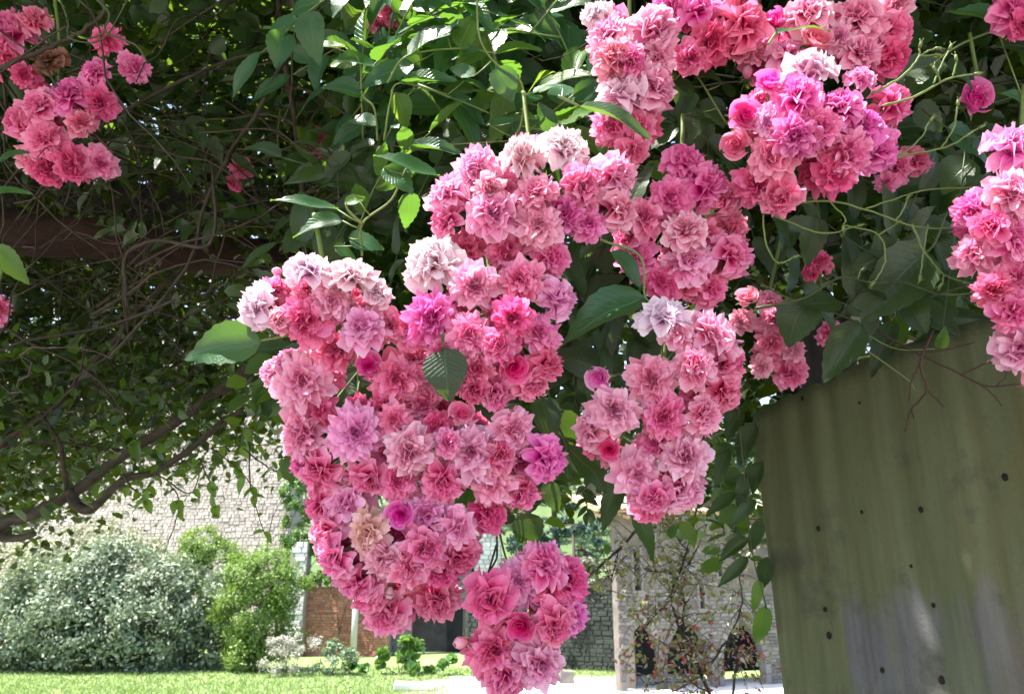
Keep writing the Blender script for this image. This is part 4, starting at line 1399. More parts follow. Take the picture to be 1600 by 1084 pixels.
cluster('ragged little faded pink blooms beside the dark post', [
    (1166, 466, 42, 'F', 'c', 0, .2), (1205, 470, 52, 'F', 'o', .1, .3), (1208, 500, 58, 'F', 'o', 0, 0), (1160, 500, 50, 'F', 'o'), (1205, 535, 52, 'M', 'o', 0, -.3), (1242, 545, 48, 'F', 'o', .2, .3), (1236, 584, 62, 'M', 'o', .1, -.2), (1190, 574, 44, 'F', 'o', -.3, 0)], 1.12, .03, .3, 15, sep=False)
cluster('pair of small deep pink blooms deep among the dark leaves', [
    (1296, 522, 50, 'M', 'o', 0, -.2), (1282, 408, 50, 'D', 'o', .1, .3), (1268, 425, 36, 'D', 'o')], 1.2, .02, 0, 16, sep=False)
cluster('dull pink blooms half hidden behind the bare green stalks', [
    (1400, 262, 60, 'M', 'o', 0, 0), (1432, 250, 52, 'M', 'o', .2, .1), (1385, 285, 40, 'M', 'o')], 1.15, .02, 0, 17)
cluster('lone dark magenta bloom between the leaves near the upper corner', [(1521, 156, 70, 'V', 'c', 0, .1), (1535, 150, 44, 'V', 'o', .4, .2)], 1.1, .01, 0, 18)
cluster('tall rose cluster cut by the edge beside the corrugated sheet', [
    (1586, 232, 92, 'L', 'o', -.1, .5), (1520, 330, 72, 'V', 'o', -.7, .1), (1580, 304, 92, 'P', 'o', -.1, .3), (1526, 394, 80, 'L', 'o', -.4, .1), (1584, 372, 92, 'M', 'o', 0, .1), (1594, 432, 90, 'M', 'o'), (1552, 452, 70, 'D', 'o', -.4, -.2),
    (1582, 486, 78, 'M', 'o', -.1, 0), (1592, 545, 90, 'P', 'o', -.2, -.3), (1640, 260, 90, 'P', 'o'), (1650, 340, 90, 'P', 'o'), (1650, 430, 90, 'M', 'o'), (1650, 520, 90, 'P', 'o'), (1640, 590, 80, 'M', 'o', 0, -.5), (1550, 350, 66, 'D', 'o')], .84, .04, .9, 19)
cluster('deep pink bloom in the upper corner over a broad leaf', [(1584, 16, 96, 'V', 'o', 0, -.2), (1600, 40, 60, 'D', 'o', 0, -.6), (1640, 5, 80, 'V', 'o')], .95, .02, .5, 20)
cluster('farther deep pink cluster with a dried brown bloom among bare stems', [
    (20, 52, 84, 'V', 'o', -.1, .3), (54, 34, 62, 'M', 'o', 0, .4), (38, 118, 46, 'D', 'o'), (78, 92, 56, 'B', 'o', .1, .2), (148, 112, 56, 'V', 'o', 0, .2), (212, 106, 58, 'V', 'o', .4, .2), (166, 62, 56, 'D', 'o', .1, .2), (108, 144, 84, 'V', 'o', 0, .4),
    (62, 164, 78, 'M', 'o', 0, .1), (156, 160, 62, 'D', 'o', .3, 0), (34, 190, 62, 'M', 'o', -.2, 0), (68, 218, 76, 'M', 'o', 0, 0), (126, 192, 52, 'M', 'o', .2, 0), (74, 262, 66, 'D', 'o', -.1, -.4), (112, 256, 72, 'D', 'o', .1, -.4), (156, 256, 64, 'M', 'o', .3, -.3),
    (46, 246, 54, 'F', 'o', -.3, 0), (0, 90, 60, 'D', 'o')], 1.28, .05, .3, 21)
cluster('small red-pink cluster at the top edge above the biggest glossy leaf', [(610, 14, 56, 'D', 'o', 0, .1), (655, 12, 60, 'D', 'o', .1, .1), (590, 38, 36, 'M', 'o'), (635, 30, 44, 'D', 'o')], 1.35, .03, .4, 22, sep=False)
cluster('single deep pink bloom cut by the edge below the wooden beam', [(-2, 480, 44, 'D', 'o', .2, 0), (-10, 500, 40, 'M', 'o')], 1.4, .01, 0, 23, sep=False)
cluster('dim red-pink blooms deep in the tangle right above the wooden beam', [(492, 216, 40, 'D', 'o'), (376, 262, 40, 'D', 'o'), (366, 286, 34, 'D', 'o'), (505, 235, 30, 'D', 'o')], 1.9, .02, 0, 24, sep=False)

# ================================================================== SINGLE LARGE LEAVES on their shoots
def leaf_shoot(label, leaves, d, stem, matkey='g', seed=1, cat='leafy shoot', smat=M_STEM, r=.0018):
    """leaves: (bx,by, tx,ty, width px, key or None, (nx,ny,nz) or None, tip depth offset)"""
    rr = random.Random(seed)
    root = empty('leafy_shoot', P(stem[0][0], stem[0][1], d)); tag(root, label, cat)
    b = root.location
    sp_ = spline(px_path(stem, d), 6)
    mb = MB(); mb.tube([q - b for q in sp_], r, r * .7, 6)
    for lf in leaves:
        bx, by, tx, ty, wpx = lf[:5]
        key = lf[5] if len(lf) > 5 and lf[5] else matkey
        n = lf[6] if len(lf) > 6 and lf[6] else (rr.uniform(-.6, .1), -.85, rr.uniform(.2, .6))
        dt = lf[7] if len(lf) > 7 else rr.uniform(-.02, .02)
        a, t = P(bx, by, d), P(tx, ty, d + dt)
        put_leaf(root, rr.choice(LEAVES[key]), a, t, wpx / FPX * d * 1.08, Vector(n))
        near = min(sp_, key=lambda q: (q - a).length)
        if (near - a).length > .002:
            mb.tube([near - b, (near + a) / 2 - b + Vector((0, 0, -.001)), a - b], r * .6, r * .5, 5)
    mb.build('stem', smat, root)
    return root


leaf_shoot('big flat green leaf pointing away from the white-topped roses', [(408, 532, 278, 556, 60, 'g', (.35, -.93, .05), -.01)], .84, [(470, 520), (408, 532)], seed=1)
leaf_shoot('sunlit leaf spray with long petioles standing above the white blooms', [
    (686, 276, 588, 232, 44, 'g', (-.25, -.8, .55), -.03), (528, 328, 424, 302, 30, 'g', (-.25, -.75, .6), -.02), (535, 345, 455, 358, 36, 'g', (0, -.8, .5)), (545, 372, 602, 380, 44, 'g', (0, -.9, .3)),
    (560, 312, 540, 316, 22, 'y'), (522, 385, 560, 398, 34, 'g'), (600, 262, 645, 300, 40, 'g'), (640, 300, 640, 360, 40, 'g', (.3, -.8, .4))], .95, [(566, 400), (566, 350), (612, 312), (640, 260), (686, 276)], seed=2)
leaf_shoot('long narrow blue-green leaf lying across the upright cluster', [(905, 166, 1020, 194, 36, 'g', (0, -.85, .5), -.02)], .87, [(872, 150), (905, 166)], seed=3)
leaf_shoot('large glossy dark leaf with a sun spot between two clusters', [(1008, 464, 870, 522, 60, 'g', (.15, -.75, .6), -.03), (956, 392, 1002, 446, 42, 'g', (.2, -.8, .5)), (935, 370, 905, 395, 24, 'd')], .88, [(905, 350), (940, 375), (1000, 400), (1008, 464), (1030, 470)], seed=4)
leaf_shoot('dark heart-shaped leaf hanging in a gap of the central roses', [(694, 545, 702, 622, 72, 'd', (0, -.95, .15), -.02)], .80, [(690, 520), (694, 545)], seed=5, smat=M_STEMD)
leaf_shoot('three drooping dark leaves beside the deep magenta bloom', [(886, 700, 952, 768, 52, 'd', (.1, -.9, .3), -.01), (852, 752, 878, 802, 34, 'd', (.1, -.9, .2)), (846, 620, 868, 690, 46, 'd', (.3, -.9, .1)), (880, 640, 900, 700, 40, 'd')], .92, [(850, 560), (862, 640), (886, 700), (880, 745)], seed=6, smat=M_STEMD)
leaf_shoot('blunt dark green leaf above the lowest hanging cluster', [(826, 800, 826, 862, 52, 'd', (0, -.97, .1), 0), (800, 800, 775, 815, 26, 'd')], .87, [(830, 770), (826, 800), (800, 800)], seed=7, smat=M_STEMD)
root = empty('rose_cane', P(775, 790, .87)); tag(root, 'thin dark stems from which the lowest cluster hangs', 'rose stem')
b = root.location
for pth in ([(774, 800), (777, 860), (772, 880), (752, 910), (740, 930)], [(778, 820), (790, 870), (800, 885)], [(830, 850), (860, 870), (880, 890)], [(776, 850), (764, 890), (750, 935)], [(850, 925), (870, 940), (895, 945)]):
    mb = MB(); mb.tube([q - b for q in spline(px_path(pth, .87), 5)], .0014, .001, 5); mb.build('stem', M_STEMD, root)
leaf_shoot('dark oval leaves around the half-open rose near the magenta cluster', [(1136, 196, 1074, 178, 46, 'd', (0, -.8, .6)), (1130, 130, 1090, 112, 40, 'd'), (1055, 125, 1085, 150, 34, 'd'), (1100, 175, 1080, 215, 40, 'd'), (1040, 110, 1060, 160, 30, 'd')], 1.0, [(1060, 90), (1090, 120), (1136, 196)], seed=8)
leaf_shoot('grey-green leaf lying over the half-open roses at the top', [(1212, 52, 1296, 26, 30, 'g', (.1, -.7, .7))], .9, [(1200, 70), (1212, 52)], seed=9)
leaf_shoot('broad shaded leaves near the upper corner bloom', [(1570, 42, 1482, 14, 46, 'g', (0, -.85, .5)), (1625, 80, 1558, 70, 60, 'd'), (1480, 105, 1530, 130, 60, 'd', (0, -.9, .3)), (1450, 105, 1415, 135, 40, 'd'), (1600, 160, 1560, 145, 24, 'g'), (1640, 40, 1600, 90, 50, 'd')], 1.0, [(1640, 20), (1570, 42), (1500, 70), (1450, 105)], seed=10)
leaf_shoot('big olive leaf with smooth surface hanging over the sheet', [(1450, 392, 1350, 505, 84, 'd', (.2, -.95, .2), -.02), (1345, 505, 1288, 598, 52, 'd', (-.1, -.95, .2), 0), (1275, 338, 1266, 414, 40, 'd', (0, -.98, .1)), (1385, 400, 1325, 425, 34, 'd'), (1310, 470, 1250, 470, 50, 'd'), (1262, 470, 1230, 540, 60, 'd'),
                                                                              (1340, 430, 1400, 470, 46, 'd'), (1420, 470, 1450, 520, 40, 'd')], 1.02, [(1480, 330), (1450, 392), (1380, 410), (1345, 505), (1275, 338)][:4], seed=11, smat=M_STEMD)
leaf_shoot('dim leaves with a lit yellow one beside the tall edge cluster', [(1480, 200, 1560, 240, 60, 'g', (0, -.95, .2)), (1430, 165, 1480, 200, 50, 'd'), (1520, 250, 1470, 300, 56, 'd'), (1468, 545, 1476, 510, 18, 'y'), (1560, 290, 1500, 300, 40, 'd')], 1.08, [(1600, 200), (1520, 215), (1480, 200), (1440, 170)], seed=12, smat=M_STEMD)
leaf_shoot('dark hanging leaves between the pale cluster and the sheet edge', [
    (1160, 640, 1130, 690, 29, 'd'), (1180, 660, 1150, 730, 27, 'd'), (1140, 700, 1110, 760, 24, 'd'), (1165, 740, 1150, 800, 23, 'd'), (1180, 780, 1140, 820, 21, 'd'), (1190, 810, 1170, 870, 23, 'd'), (1170, 840, 1120, 880, 20, 'd'), (1170, 870, 1118, 915, 21, 'd'), (1186, 905, 1180, 960, 20, 'y', (0, -.95, .2)),
    (1195, 945, 1185, 1012, 27, 'y', (0, -.95, .2)), (1150, 770, 1100, 800, 23, 'd'), (1120, 640, 1095, 690, 27, 'd'), (1190, 720, 1175, 775, 24, 'd'), (1200, 870, 1190, 925, 27, 'd')], 1.3, [(1150, 560), (1155, 660), (1165, 760), (1175, 860), (1198, 950)], seed=13, smat=M_STEMD)
leaf_shoot('small dangling leaf tip against the wooded slope', [(915, 760, 895, 775, 9, 'd'), (917, 775, 935, 790, 9, 'd'), (918, 790, 900, 808, 9, 'd'), (918, 795, 932, 812, 9, 'd'), (918, 800, 915, 825, 9, 'd'), (914, 765, 930, 775, 8, 'd'), (916, 780, 898, 792, 8, 'd')], 1.2, [(905, 700), (914, 750), (918, 805)], seed=14, smat=M_STEMD, r=.0012)
leaf_shoot('pale crumpled white bud leaf on the long petiole', [(540, 318, 570, 304, 20, 'y')], .93, [(566, 350), (545, 330), (540, 318)], seed=15)
leaf_shoot('leaf drooping by the edge below the beam', [(-10, 385, 46, 442, 34, 'y', (0, -.9, .4)), (0, 250, 34, 228, 26, 'g'), (-20, 300, 40, 290, 22, 'g')], 1.15, [(-60, 300), (-30, 330), (-10, 385)], seed=16)

# big glossy leaves above the topmost cluster
leaf_shoot('biggest glossy toothed leaf with a white sun reflection, by the red-pink cluster', [(636, 88, 706, 28, 66, 'g', (-.3, -.82, .47), -.02), (718, 76, 748, 18, 46, 'y', (0, -.9, .3)), (776, 84, 846, 64, 34, 'y', (0, -.85, .5)), (700, 60, 712, 28, 20, 'g')], 1.1, [(605, 130), (636, 88), (718, 76), (776, 84)], seed=20)
leaf_shoot('pair of shining leaves in the middle of the upper foliage', [(625, 130, 714, 122, 36, 'g', (-.3, -.8, .5)), (700, 148, 758, 192, 46, 'g', (0, -.7, .6)), (726, 126, 766, 146, 24, 'g', (-.2, -.8, .55)), (620, 145, 640, 198, 34, 'y', (.3, -.9, .1))], 1.12, [(600, 220), (610, 160), (625, 130), (700, 148)], seed=21)
leaf_shoot('green leaves at the edge of the glossy foliage beside the tangle', [(566, 148, 500, 136, 38, 'g'), (562, 98, 508, 92, 32, 'y'), (540, 75, 478, 66, 28, 'y', (0, -.7, .6)), (590, 195, 535, 185, 40, 'g')], 1.15, [(590, 220), (585, 170), (566, 148), (562, 98), (540, 75)], seed=22)
leaf_shoot('long stalk with reddish petiole rising from the topmost cluster', [(766, 196, 836, 184, 30, 'g'), (832, 144, 872, 124, 28, 'g', (-.2, -.8, .55)), (860, 205, 842, 160, 28, 'g'), (775, 105, 800, 160, 44, 'g'), (640, 228, 722, 236, 30, 'g', (-.3, -.8, .5)), (740, 120, 700, 96, 30, 'g')], 1.06, [(800, 220), (815, 190), (815, 130), (775, 100), (750, 60), (745, 0), (740, -40)], seed=23)

# random leafy shoots filling the upper foliage, each one leaf by leaf
SHOOTS = []


def shoot_proto(seed, key, nl):
    rr = random.Random(seed)
    L = .22
    pts = spline([Vector((0, 0, 0)), Vector((L * .5, rr.uniform(-.02, .02), .02)), Vector((L, rr.uniform(-.03, .03), -.01))], 5)
    mb = MB(); mb.tube(pts, .0016, .001, 5)
    lv = []
    for i in range(nl):
        q = pts[int((len(pts) - 1) * (.25 + .75 * i / (nl - 1)))]
        side = 1 if i % 2 else -1
        ang = side * rr.uniform(.5, 1.1) if i < nl - 1 else 0
        dr = Vector((math.cos(ang), math.sin(ang), rr.uniform(-.35, .2)))
        lv.append((q, q + dr.normalized() * rr.uniform(.055, .085), rr.uniform(.028, .042), rr.choice(LEAVES[key]), Vector((rr.uniform(-.4, .4), rr.uniform(-.4, .4), 1))))
    return mb.mesh('stem', M_STEM if key != 'd' else M_STEMD), lv


PROTO = {k: [shoot_proto(700 + i, k, 6 + i % 3) for i in range(4)] for k in 'gyd'}


def put_shoot(pos, dirv, nrm, key, label, group, sc=1.0, rr=rnd, pi=0):
    stem, lv = PROTO[key][pi]
    root = empty('leafy_shoot', pos)
    tag(root, label, 'leafy shoot', group)
    x = dirv.normalized(); y = nrm.cross(x).normalized(); z = x.cross(y)
    root.rotation_euler = Matrix((x, y, z)).transposed().to_euler()
    root.scale = (sc,) * 3
    obj('stem', stem, root)
    for a, t, w, me, n in lv:
        xx = (t - a); L = xx.length; xx = xx.normalized(); yy = n.cross(xx).normalized(); zz = xx.cross(yy)
        o = obj('leaf', me, root)
        o.matrix_basis = Matrix.Translation(a) @ Matrix((xx, yy, zz)).transposed().to_4x4() @ Matrix.Diagonal((L, w / .53, L, 1))


MARKS = [(670, 60, 'the biggest glossy leaf'), (620, 20, 'the red-pink top cluster'), (740, 260, 'the topmost pink cluster'), (870, 230, 'the almost white topmost blooms'), (980, 80, 'the upright cluster'), (600, 300, 'the sunlit leaf spray'), (520, 430, 'the white-topped blooms'),
         (760, 480, 'the central roses'), (1040, 600, 'the pale hanging cluster'), (1300, 180, 'the sunlit magenta cluster'), (1540, 380, 'the tall edge cluster'), (1580, 20, 'the upper corner bloom'), (1400, 450, 'the big olive leaf'), (1210, 600, 'the dark post'),
         (1380, 570, 'the sheet top edge'), (1080, 340, 'the lilac and magenta cluster'), (960, 180, 'the long narrow leaf'), (100, 370, 'the wooden beam'), (400, 400, 'the far end of the beam'), (90, 160, 'the far pink cluster'), (1210, 510, 'the faded little blooms'), (1520, 155, 'the lone dark bloom'),
         (780, 130, 'the long reddish stalk'), (560, 110, 'the green edge leaves'), (935, 500, 'the sun-spotted dark leaf'), (900, 720, 'the drooping dark leaves'), (1450, 320, 'the bare green stalks'), (300, 240, 'the arching grey stem'), (560, 600, 'the half-open magenta rose'), (1160, 780, 'the dark hanging leaves')]
SEEN = {}


def shoot_label(px, py, dx, dy, key, d, dm, pi):
    m = min(MARKS, key=lambda q: (q[0] - px) ** 2 + (q[1] - py) ** 2)
    ox, oy = px - m[0], py - m[1]
    dist = math.hypot(ox, oy)
    rel = ('just ' if dist < 45 else '') + (('above ' if oy < 0 else 'below ') if abs(oy) > abs(ox) else ('left of ' if ox < 0 else 'right of '))
    tone = {'g': 'deep green', 'y': 'yellow-green', 'd': 'shaded dark'}[key]
    way = ('rising' if dy < -40 else 'drooping' if dy > 40 else 'level')
    to = 'leftward' if dx < 0 else 'rightward'
    near = 'front' if d < dm else 'deeper'
    lb = f'{tone} leafy shoot {way} {to} {rel}{m[2]}'
    if lb in SEEN: lb = lb.replace('leafy', ('six', 'seven', 'eight', 'six')[pi] + '-leaved')
    if lb in SEEN: lb = f'{near} ' + lb
    SEEN[lb] = 1
    return lb


def zone(n, x0, x1, y0, y1, d0, d1, key, label, group, seed, sc=1.0, updir=.6):
    rr = random.Random(seed)
    for i in range(n):
        px, py = rr.uniform(x0, x1), rr.uniform(y0, y1)
        d = rr.uniform(d0, d1)
        pos = P(px, py, d)
        qx, qy = rr.uniform(x0, x1), rr.uniform(y0, y1)
        dv = P(qx, qy, d) - pos
        dv = dv.normalized() + Vector((0, rr.uniform(-.5, .3), 0))
        nr = Vector((rr.uniform(-.6, .6), -rr.uniform(.5, 1.2), updir + rr.uniform(-.6, .3)))
        kk = rr.choice(key); pi = rr.randrange(4)
        put_shoot(pos, dv, nr, kk, shoot_label(px, py, qx - px, qy - py, kk, d, (d0 + d1) / 2, pi), group, sc * rr.uniform(.8, 1.15), rr, pi)


zone(44, 520, 930, -60, 250, 1.12, 1.5, 'ggggy', 'glossy leafy rose shoot in the green mass above the topmost pink cluster', 'leafy shoots above the topmost cluster', 71, 1.15)
zone(10, 520, 700, 230, 400, 1.1, 1.35, 'gd', 'shaded leafy shoot behind the topmost cluster and the tangle', 'shaded shoots behind the topmost cluster', 72)
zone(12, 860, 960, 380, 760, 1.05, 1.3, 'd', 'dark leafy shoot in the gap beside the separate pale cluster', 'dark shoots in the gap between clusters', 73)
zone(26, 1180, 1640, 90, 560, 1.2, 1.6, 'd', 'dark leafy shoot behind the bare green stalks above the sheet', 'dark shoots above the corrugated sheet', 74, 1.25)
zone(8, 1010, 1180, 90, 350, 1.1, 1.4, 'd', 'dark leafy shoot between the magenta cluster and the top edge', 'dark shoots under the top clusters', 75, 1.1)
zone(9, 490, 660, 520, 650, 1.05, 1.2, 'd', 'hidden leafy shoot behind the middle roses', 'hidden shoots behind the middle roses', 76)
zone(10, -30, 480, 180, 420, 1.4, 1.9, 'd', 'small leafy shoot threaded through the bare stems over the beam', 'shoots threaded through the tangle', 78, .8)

# bare green flower stalks on the right
def stalks(label, paths, d, mat, r=.0016, knob=True):
    root = empty('flower_stalk', P(*paths[0][0], d)); tag(root, label, 'flower stalk', 'bare rose stalks above the sheet')
    b = root.location
    for i, pth in enumerate(paths):
        mb = MB()
        dd = d + rnd.uniform(-.03, .03) if i == 0 else d
        sp_ = spline(px_path(pth, d), 6, .0006)
        mb.tube([q - b for q in sp_], r * (1 if i == 0 else .7), r * .6, 6)
        if knob:
            e = sp_[-1] - b; dr = (sp_[-1] - sp_[-2]).normalized()
            mb.tube([e, e + dr * .004, e + dr * .007], r * 1.3, r * .9, 6)
            for k in range(3):
                v = (dr + Vector((rnd.uniform(-1, 1), rnd.uniform(-1, 1), rnd.uniform(-1, 1))) * .8).normalized()
                mb.tube([e + dr * .005, e + dr * .005 + v * .006], r * .4, r * .15, 4)
        mb.build('stalk', mat, root)
    return root


stalks('pale green spent flower stalk with several forks over the magenta cluster', [[(1380, 166), (1431, 150), (1478, 125), (1523, 116)], [(1458, 131), (1470, 105), (1483, 78)], [(1489, 121), (1494, 95)], [(1470, 128), (1462, 112)]], .86, M_STEM)
stalks('forked stalk reaching up past the magenta cluster rim', [[(1362, 147), (1408, 121), (1434, 92), (1437, 74)], [(1436, 88), (1462, 86)], [(1436, 88), (1450, 80), (1462, 76)]], .88, M_STEM)
stalks('long arching stalk crossing under the magenta cluster', [[(1350, 262), (1414, 243), (1478, 230), (1530, 200)], [(1398, 249), (1435, 219), (1453, 190)], [(1470, 232), (1490, 200), (1496, 165)]], .89, M_STEM)
stalks('horizontal stalk running towards the tall edge cluster', [[(1240, 317), (1296, 314), (1350, 327), (1431, 354), (1505, 356)], [(1296, 314), (1320, 340), (1318, 352)], [(1350, 327), (1400, 310), (1448, 297), (1530, 292)], [(1400, 345), (1415, 320), (1416, 312)]], .90, M_STEM)
stalks('looping stalk below the magenta cluster', [[(1188, 290), (1195, 324), (1235, 348), (1291, 365), (1340, 353)], [(1192, 325), (1194, 365), (1204, 398), (1218, 411), (1240, 402)], [(1320, 352), (1373, 367), (1383, 408), (1366, 440)], [(1373, 367), (1400, 350)]], .91, M_STEM)
stalks('stalk bending down onto the olive leaf', [[(1425, 350), (1445, 394), (1475, 428), (1505, 440)], [(1450, 350), (1442, 400), (1438, 430)], [(1475, 428), (1472, 442)]], .90, M_STEM)
stalks('dim grey-green stalk winding in front of the dark leaves', [[(1180, 482), (1254, 466), (1312, 434), (1359, 442), (1414, 442), (1469, 461), (1525, 458)], [(1240, 470), (1200, 450)], [(1340, 438), (1345, 425)]], .98, M_STEMD, .002)
stalks('dark red bare twig pointing down over the sheet', [[(1458, 515), (1438, 568), (1448, 609), (1424, 640), (1414, 674)], [(1448, 609), (1476, 636)], [(1438, 568), (1424, 595), (1420, 625)], [(1424, 640), (1428, 655)]], 1.0, M_RED, .0016, False)
stalks('long brown bare twig trailing sideways over the sheet', [[(1370, 517), (1428, 548), (1510, 589), (1544, 603), (1592, 600)], [(1527, 596), (1550, 615), (1566, 634)], [(1500, 586), (1535, 570), (1560, 562)], [(1428, 548), (1470, 548), (1522, 535)], [(1400, 530), (1380, 545), (1365, 562)], [(1556, 604), (1570, 590), (1576, 575)]], 1.03, M_RED, .0016, False)
stalks('thin yellowish twig slanting across the top of the sheet', [[(1330, 530), (1380, 565), (1420, 595), (1430, 610)], [(1350, 520), (1400, 545), (1460, 545)]], 1.02, M_STEM, .0010, False)
stalks('thin bare stalk with buds in front of the farther deep pink cluster', [[(130, -20), (170, 20), (165, 50), (210, 70), (232, 100)], [(165, 50), (140, 60), (110, 50)], [(90, -10), (105, 30), (110, 60), (160, 62), (200, 0)]], 1.12, M_STEMD, .002, False)

# ================================================================== TANGLE: dense foliage and stems behind (uncountable)
def inside_poly(px, py, poly):
    x, y = np.asarray(px), np.asarray(py)
    c = np.zeros(x.shape, bool)
    j = len(poly) - 1
    for i in range(len(poly)):
        xi, yi = poly[i]; xj, yj = poly[j]
        with np.errstate(divide='ignore', invalid='ignore'):
            c ^= ((yi > y) != (yj > y)) & (x < (xj - xi) * (y - yi) / (yj - yi + 1e-9) + xi)
        j = i
    return c


def Parr(px, py, d):
    px, py, d = np.asarray(px), np.asarray(py), np.asarray(d)
    r = np.array(FWD[:])[None] + ((px - 800) / FPX)[:, None] * np.array(RIGHT[:])[None] + ((542 - py) / FPX)[:, None] * np.array(UP[:])[None]
    return np.array(CAM[:])[None] + r * d[:, None]


def tangle(label, poly, n, d0, d1, size, seed, mat=M_MASS, keep=1.0, clump=40, name='foliage', updir=.8):
    g = np.random.default_rng(seed)
    xs = [p[0] for p in poly]; ys = [p[1] for p in poly]
    k = max(20, n // clump)
    cx, cy = g.uniform(min(xs), max(xs), k * 4), g.uniform(min(ys), max(ys), k * 4)
    ok = inside_poly(cx, cy, poly); cx, cy = cx[ok][:k], cy[ok][:k]; k = len(cx)
    cd = g.uniform(d0, d1, k)
    C0 = Parr(cx, cy, cd)
    ii = g.integers(0, k, n)
    C = C0[ii] + g.normal(0, 1, (n, 3)) * np.array([.09, .09, .06]) * (cd[ii, None] / 2)
    Nn = g.normal(0, .75, (n, 3)) + np.array([0, -.1, updir])
    me = leaf_cloud(name, C, Nn, size, mat, g, .58)
    o = obj(name, me)
    tag(o, label, 'foliage', kind='stuff')
    return o


L_POLY = [(-500, -350), (700, -350), (640, 120), (600, 330), (560, 400), (470, 470), (430, 560), (400, 650), (330, 640), (260, 690), (190, 730), (130, 700), (90, 790), (30, 830), (-60, 900), (-500, 950)]
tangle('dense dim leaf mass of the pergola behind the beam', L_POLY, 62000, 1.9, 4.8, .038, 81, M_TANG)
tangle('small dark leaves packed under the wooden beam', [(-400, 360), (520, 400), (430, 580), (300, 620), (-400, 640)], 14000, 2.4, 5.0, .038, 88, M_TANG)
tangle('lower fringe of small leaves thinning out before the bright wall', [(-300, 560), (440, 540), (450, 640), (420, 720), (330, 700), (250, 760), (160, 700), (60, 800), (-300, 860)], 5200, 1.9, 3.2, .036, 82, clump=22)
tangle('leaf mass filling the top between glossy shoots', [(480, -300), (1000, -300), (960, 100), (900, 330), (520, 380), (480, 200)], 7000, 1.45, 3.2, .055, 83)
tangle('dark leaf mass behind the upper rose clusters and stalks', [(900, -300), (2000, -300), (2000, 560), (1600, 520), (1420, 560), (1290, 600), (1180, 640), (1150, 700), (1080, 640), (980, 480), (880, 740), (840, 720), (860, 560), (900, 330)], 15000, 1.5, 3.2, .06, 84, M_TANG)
tangle('dark leaves closing the gaps behind the front rose clusters', [(480, 420), (700, 300), (900, 300), (880, 640), (760, 760), (520, 700), (460, 600)], 2400, 1.25, 1.9, .05, 87, M_MASS)
tangle('few drooping leaves between post and hanging cluster', [(1080, 560), (1190, 600), (1195, 860), (1120, 820), (1075, 760)], 420, 1.5, 2.2, .05, 85, M_MASS, clump=10)
tangle('small leaves dotting the space under the middle roses', [(850, 600), (930, 620), (960, 740), (900, 800), (860, 760)], 260, 1.3, 2.0, .045, 86, M_MASS, clump=10)


def stems_tangle():
    g = random.Random(91)
    mb = MB(); 
    def walk(px, py, d, dirv, n, step, r, wander=.35, grav=-.05):
        p = P(px, py, d); v = dirv.normalized(); pts = [p]
        for _ in range(n):
            v = (v + Vector((g.gauss(0, wander), g.gauss(0, wander) * .6, g.gauss(0, wander) + grav))).normalized()
            p = p + v * step; pts.append(p)
        for p in pts:
            q = p - CAM; dd = q.dot(FWD); yy = 542 - FPX * q.dot(UP) / dd; xx = 800 + FPX * q.dot(RIGHT) / dd
            if dd < 1.05 or yy > (820 - .25 * xx if xx < 520 else 560): return
        mb.tube(pts, r, r * .4, 4, g.random(), cap=False)
    for i in range(800):
        px, py = g.uniform(-200, 620), g.uniform(-150, 620)
        if py > 560 and px > 380: continue
        d = g.uniform(1.25, 3.2)
        walk(px, py, d, Vector((g.uniform(-1, 1), g.uniform(-.5, .5), g.uniform(-.5, .6))), g.randint(8, 18), .045, g.uniform(.0012, .0032), .22)
    for i in range(60):
        walk(g.uniform(60, 460), g.uniform(560, 700), g.uniform(1.8, 2.4), Vector((g.uniform(-.6, 1), 0, g.uniform(-.9, .3))), g.randint(3, 7), .03, .0018, .3)
    for i in range(110):
        walk(g.uniform(900, 1700), g.uniform(-50, 520), g.uniform(1.15, 2.2), Vector((g.uniform(-1, 1), g.uniform(-.3, .3), g.uniform(-.5, .5))), g.randint(6, 12), .04, g.uniform(.001, .002), .25)
    o = mb.build('tangled_stems', M_TWIG)
    tag(o, 'tangled thin bare stems running through the pergola foliage', 'stems', kind='stuff')


stems_tangle()

# several thicker stems one can follow
for (lb, pth, d, r0, r1) in (
    ('arching grey stem dropping past the far pink cluster towards the beam', [(440, -60), (470, 60), (440, 100), (400, 180), (360, 240), (320, 320), (290, 420), (170, 560)], 1.45, .005, .003),
    ('upright dark stem beside the glossy leaves', [(478, 420), (470, 250), (455, 150), (440, 60), (430, -60)], 1.7, .008, .006),
    ('long slanting stem rising through the tangle over the beam', [(60, 260), (200, 170), (320, 110), (400, 85), (520, 78)], 1.5, .004, .0028),
    ('dark crooked branch slanting under the beam through the leaves', [(-40, 720), (80, 640), (180, 530), (240, 460), (310, 400)], 2.0, .011, .006),
    ('thin forked stem hanging before the beam', [(200, 480), (196, 400), (250, 375), (330, 380), (330, 250)], 1.4, .004, .003),
    ('thin pale stem curving at the upper corner', [(-30, 120), (60, 80), (110, 60), (160, 20), (150, -40)], 1.2, .004, .003)):
    root = empty('rose_cane', P(*pth[0], d)); tag(root, lb, 'stem', 'thick stems in the tangle')
    b = root.location
    mb = MB(); mb.tube([q - b for q in spline(px_path(pth, d), 6, .002)], r0, r1, 7); mb.build('stem', M_TWIG, root)


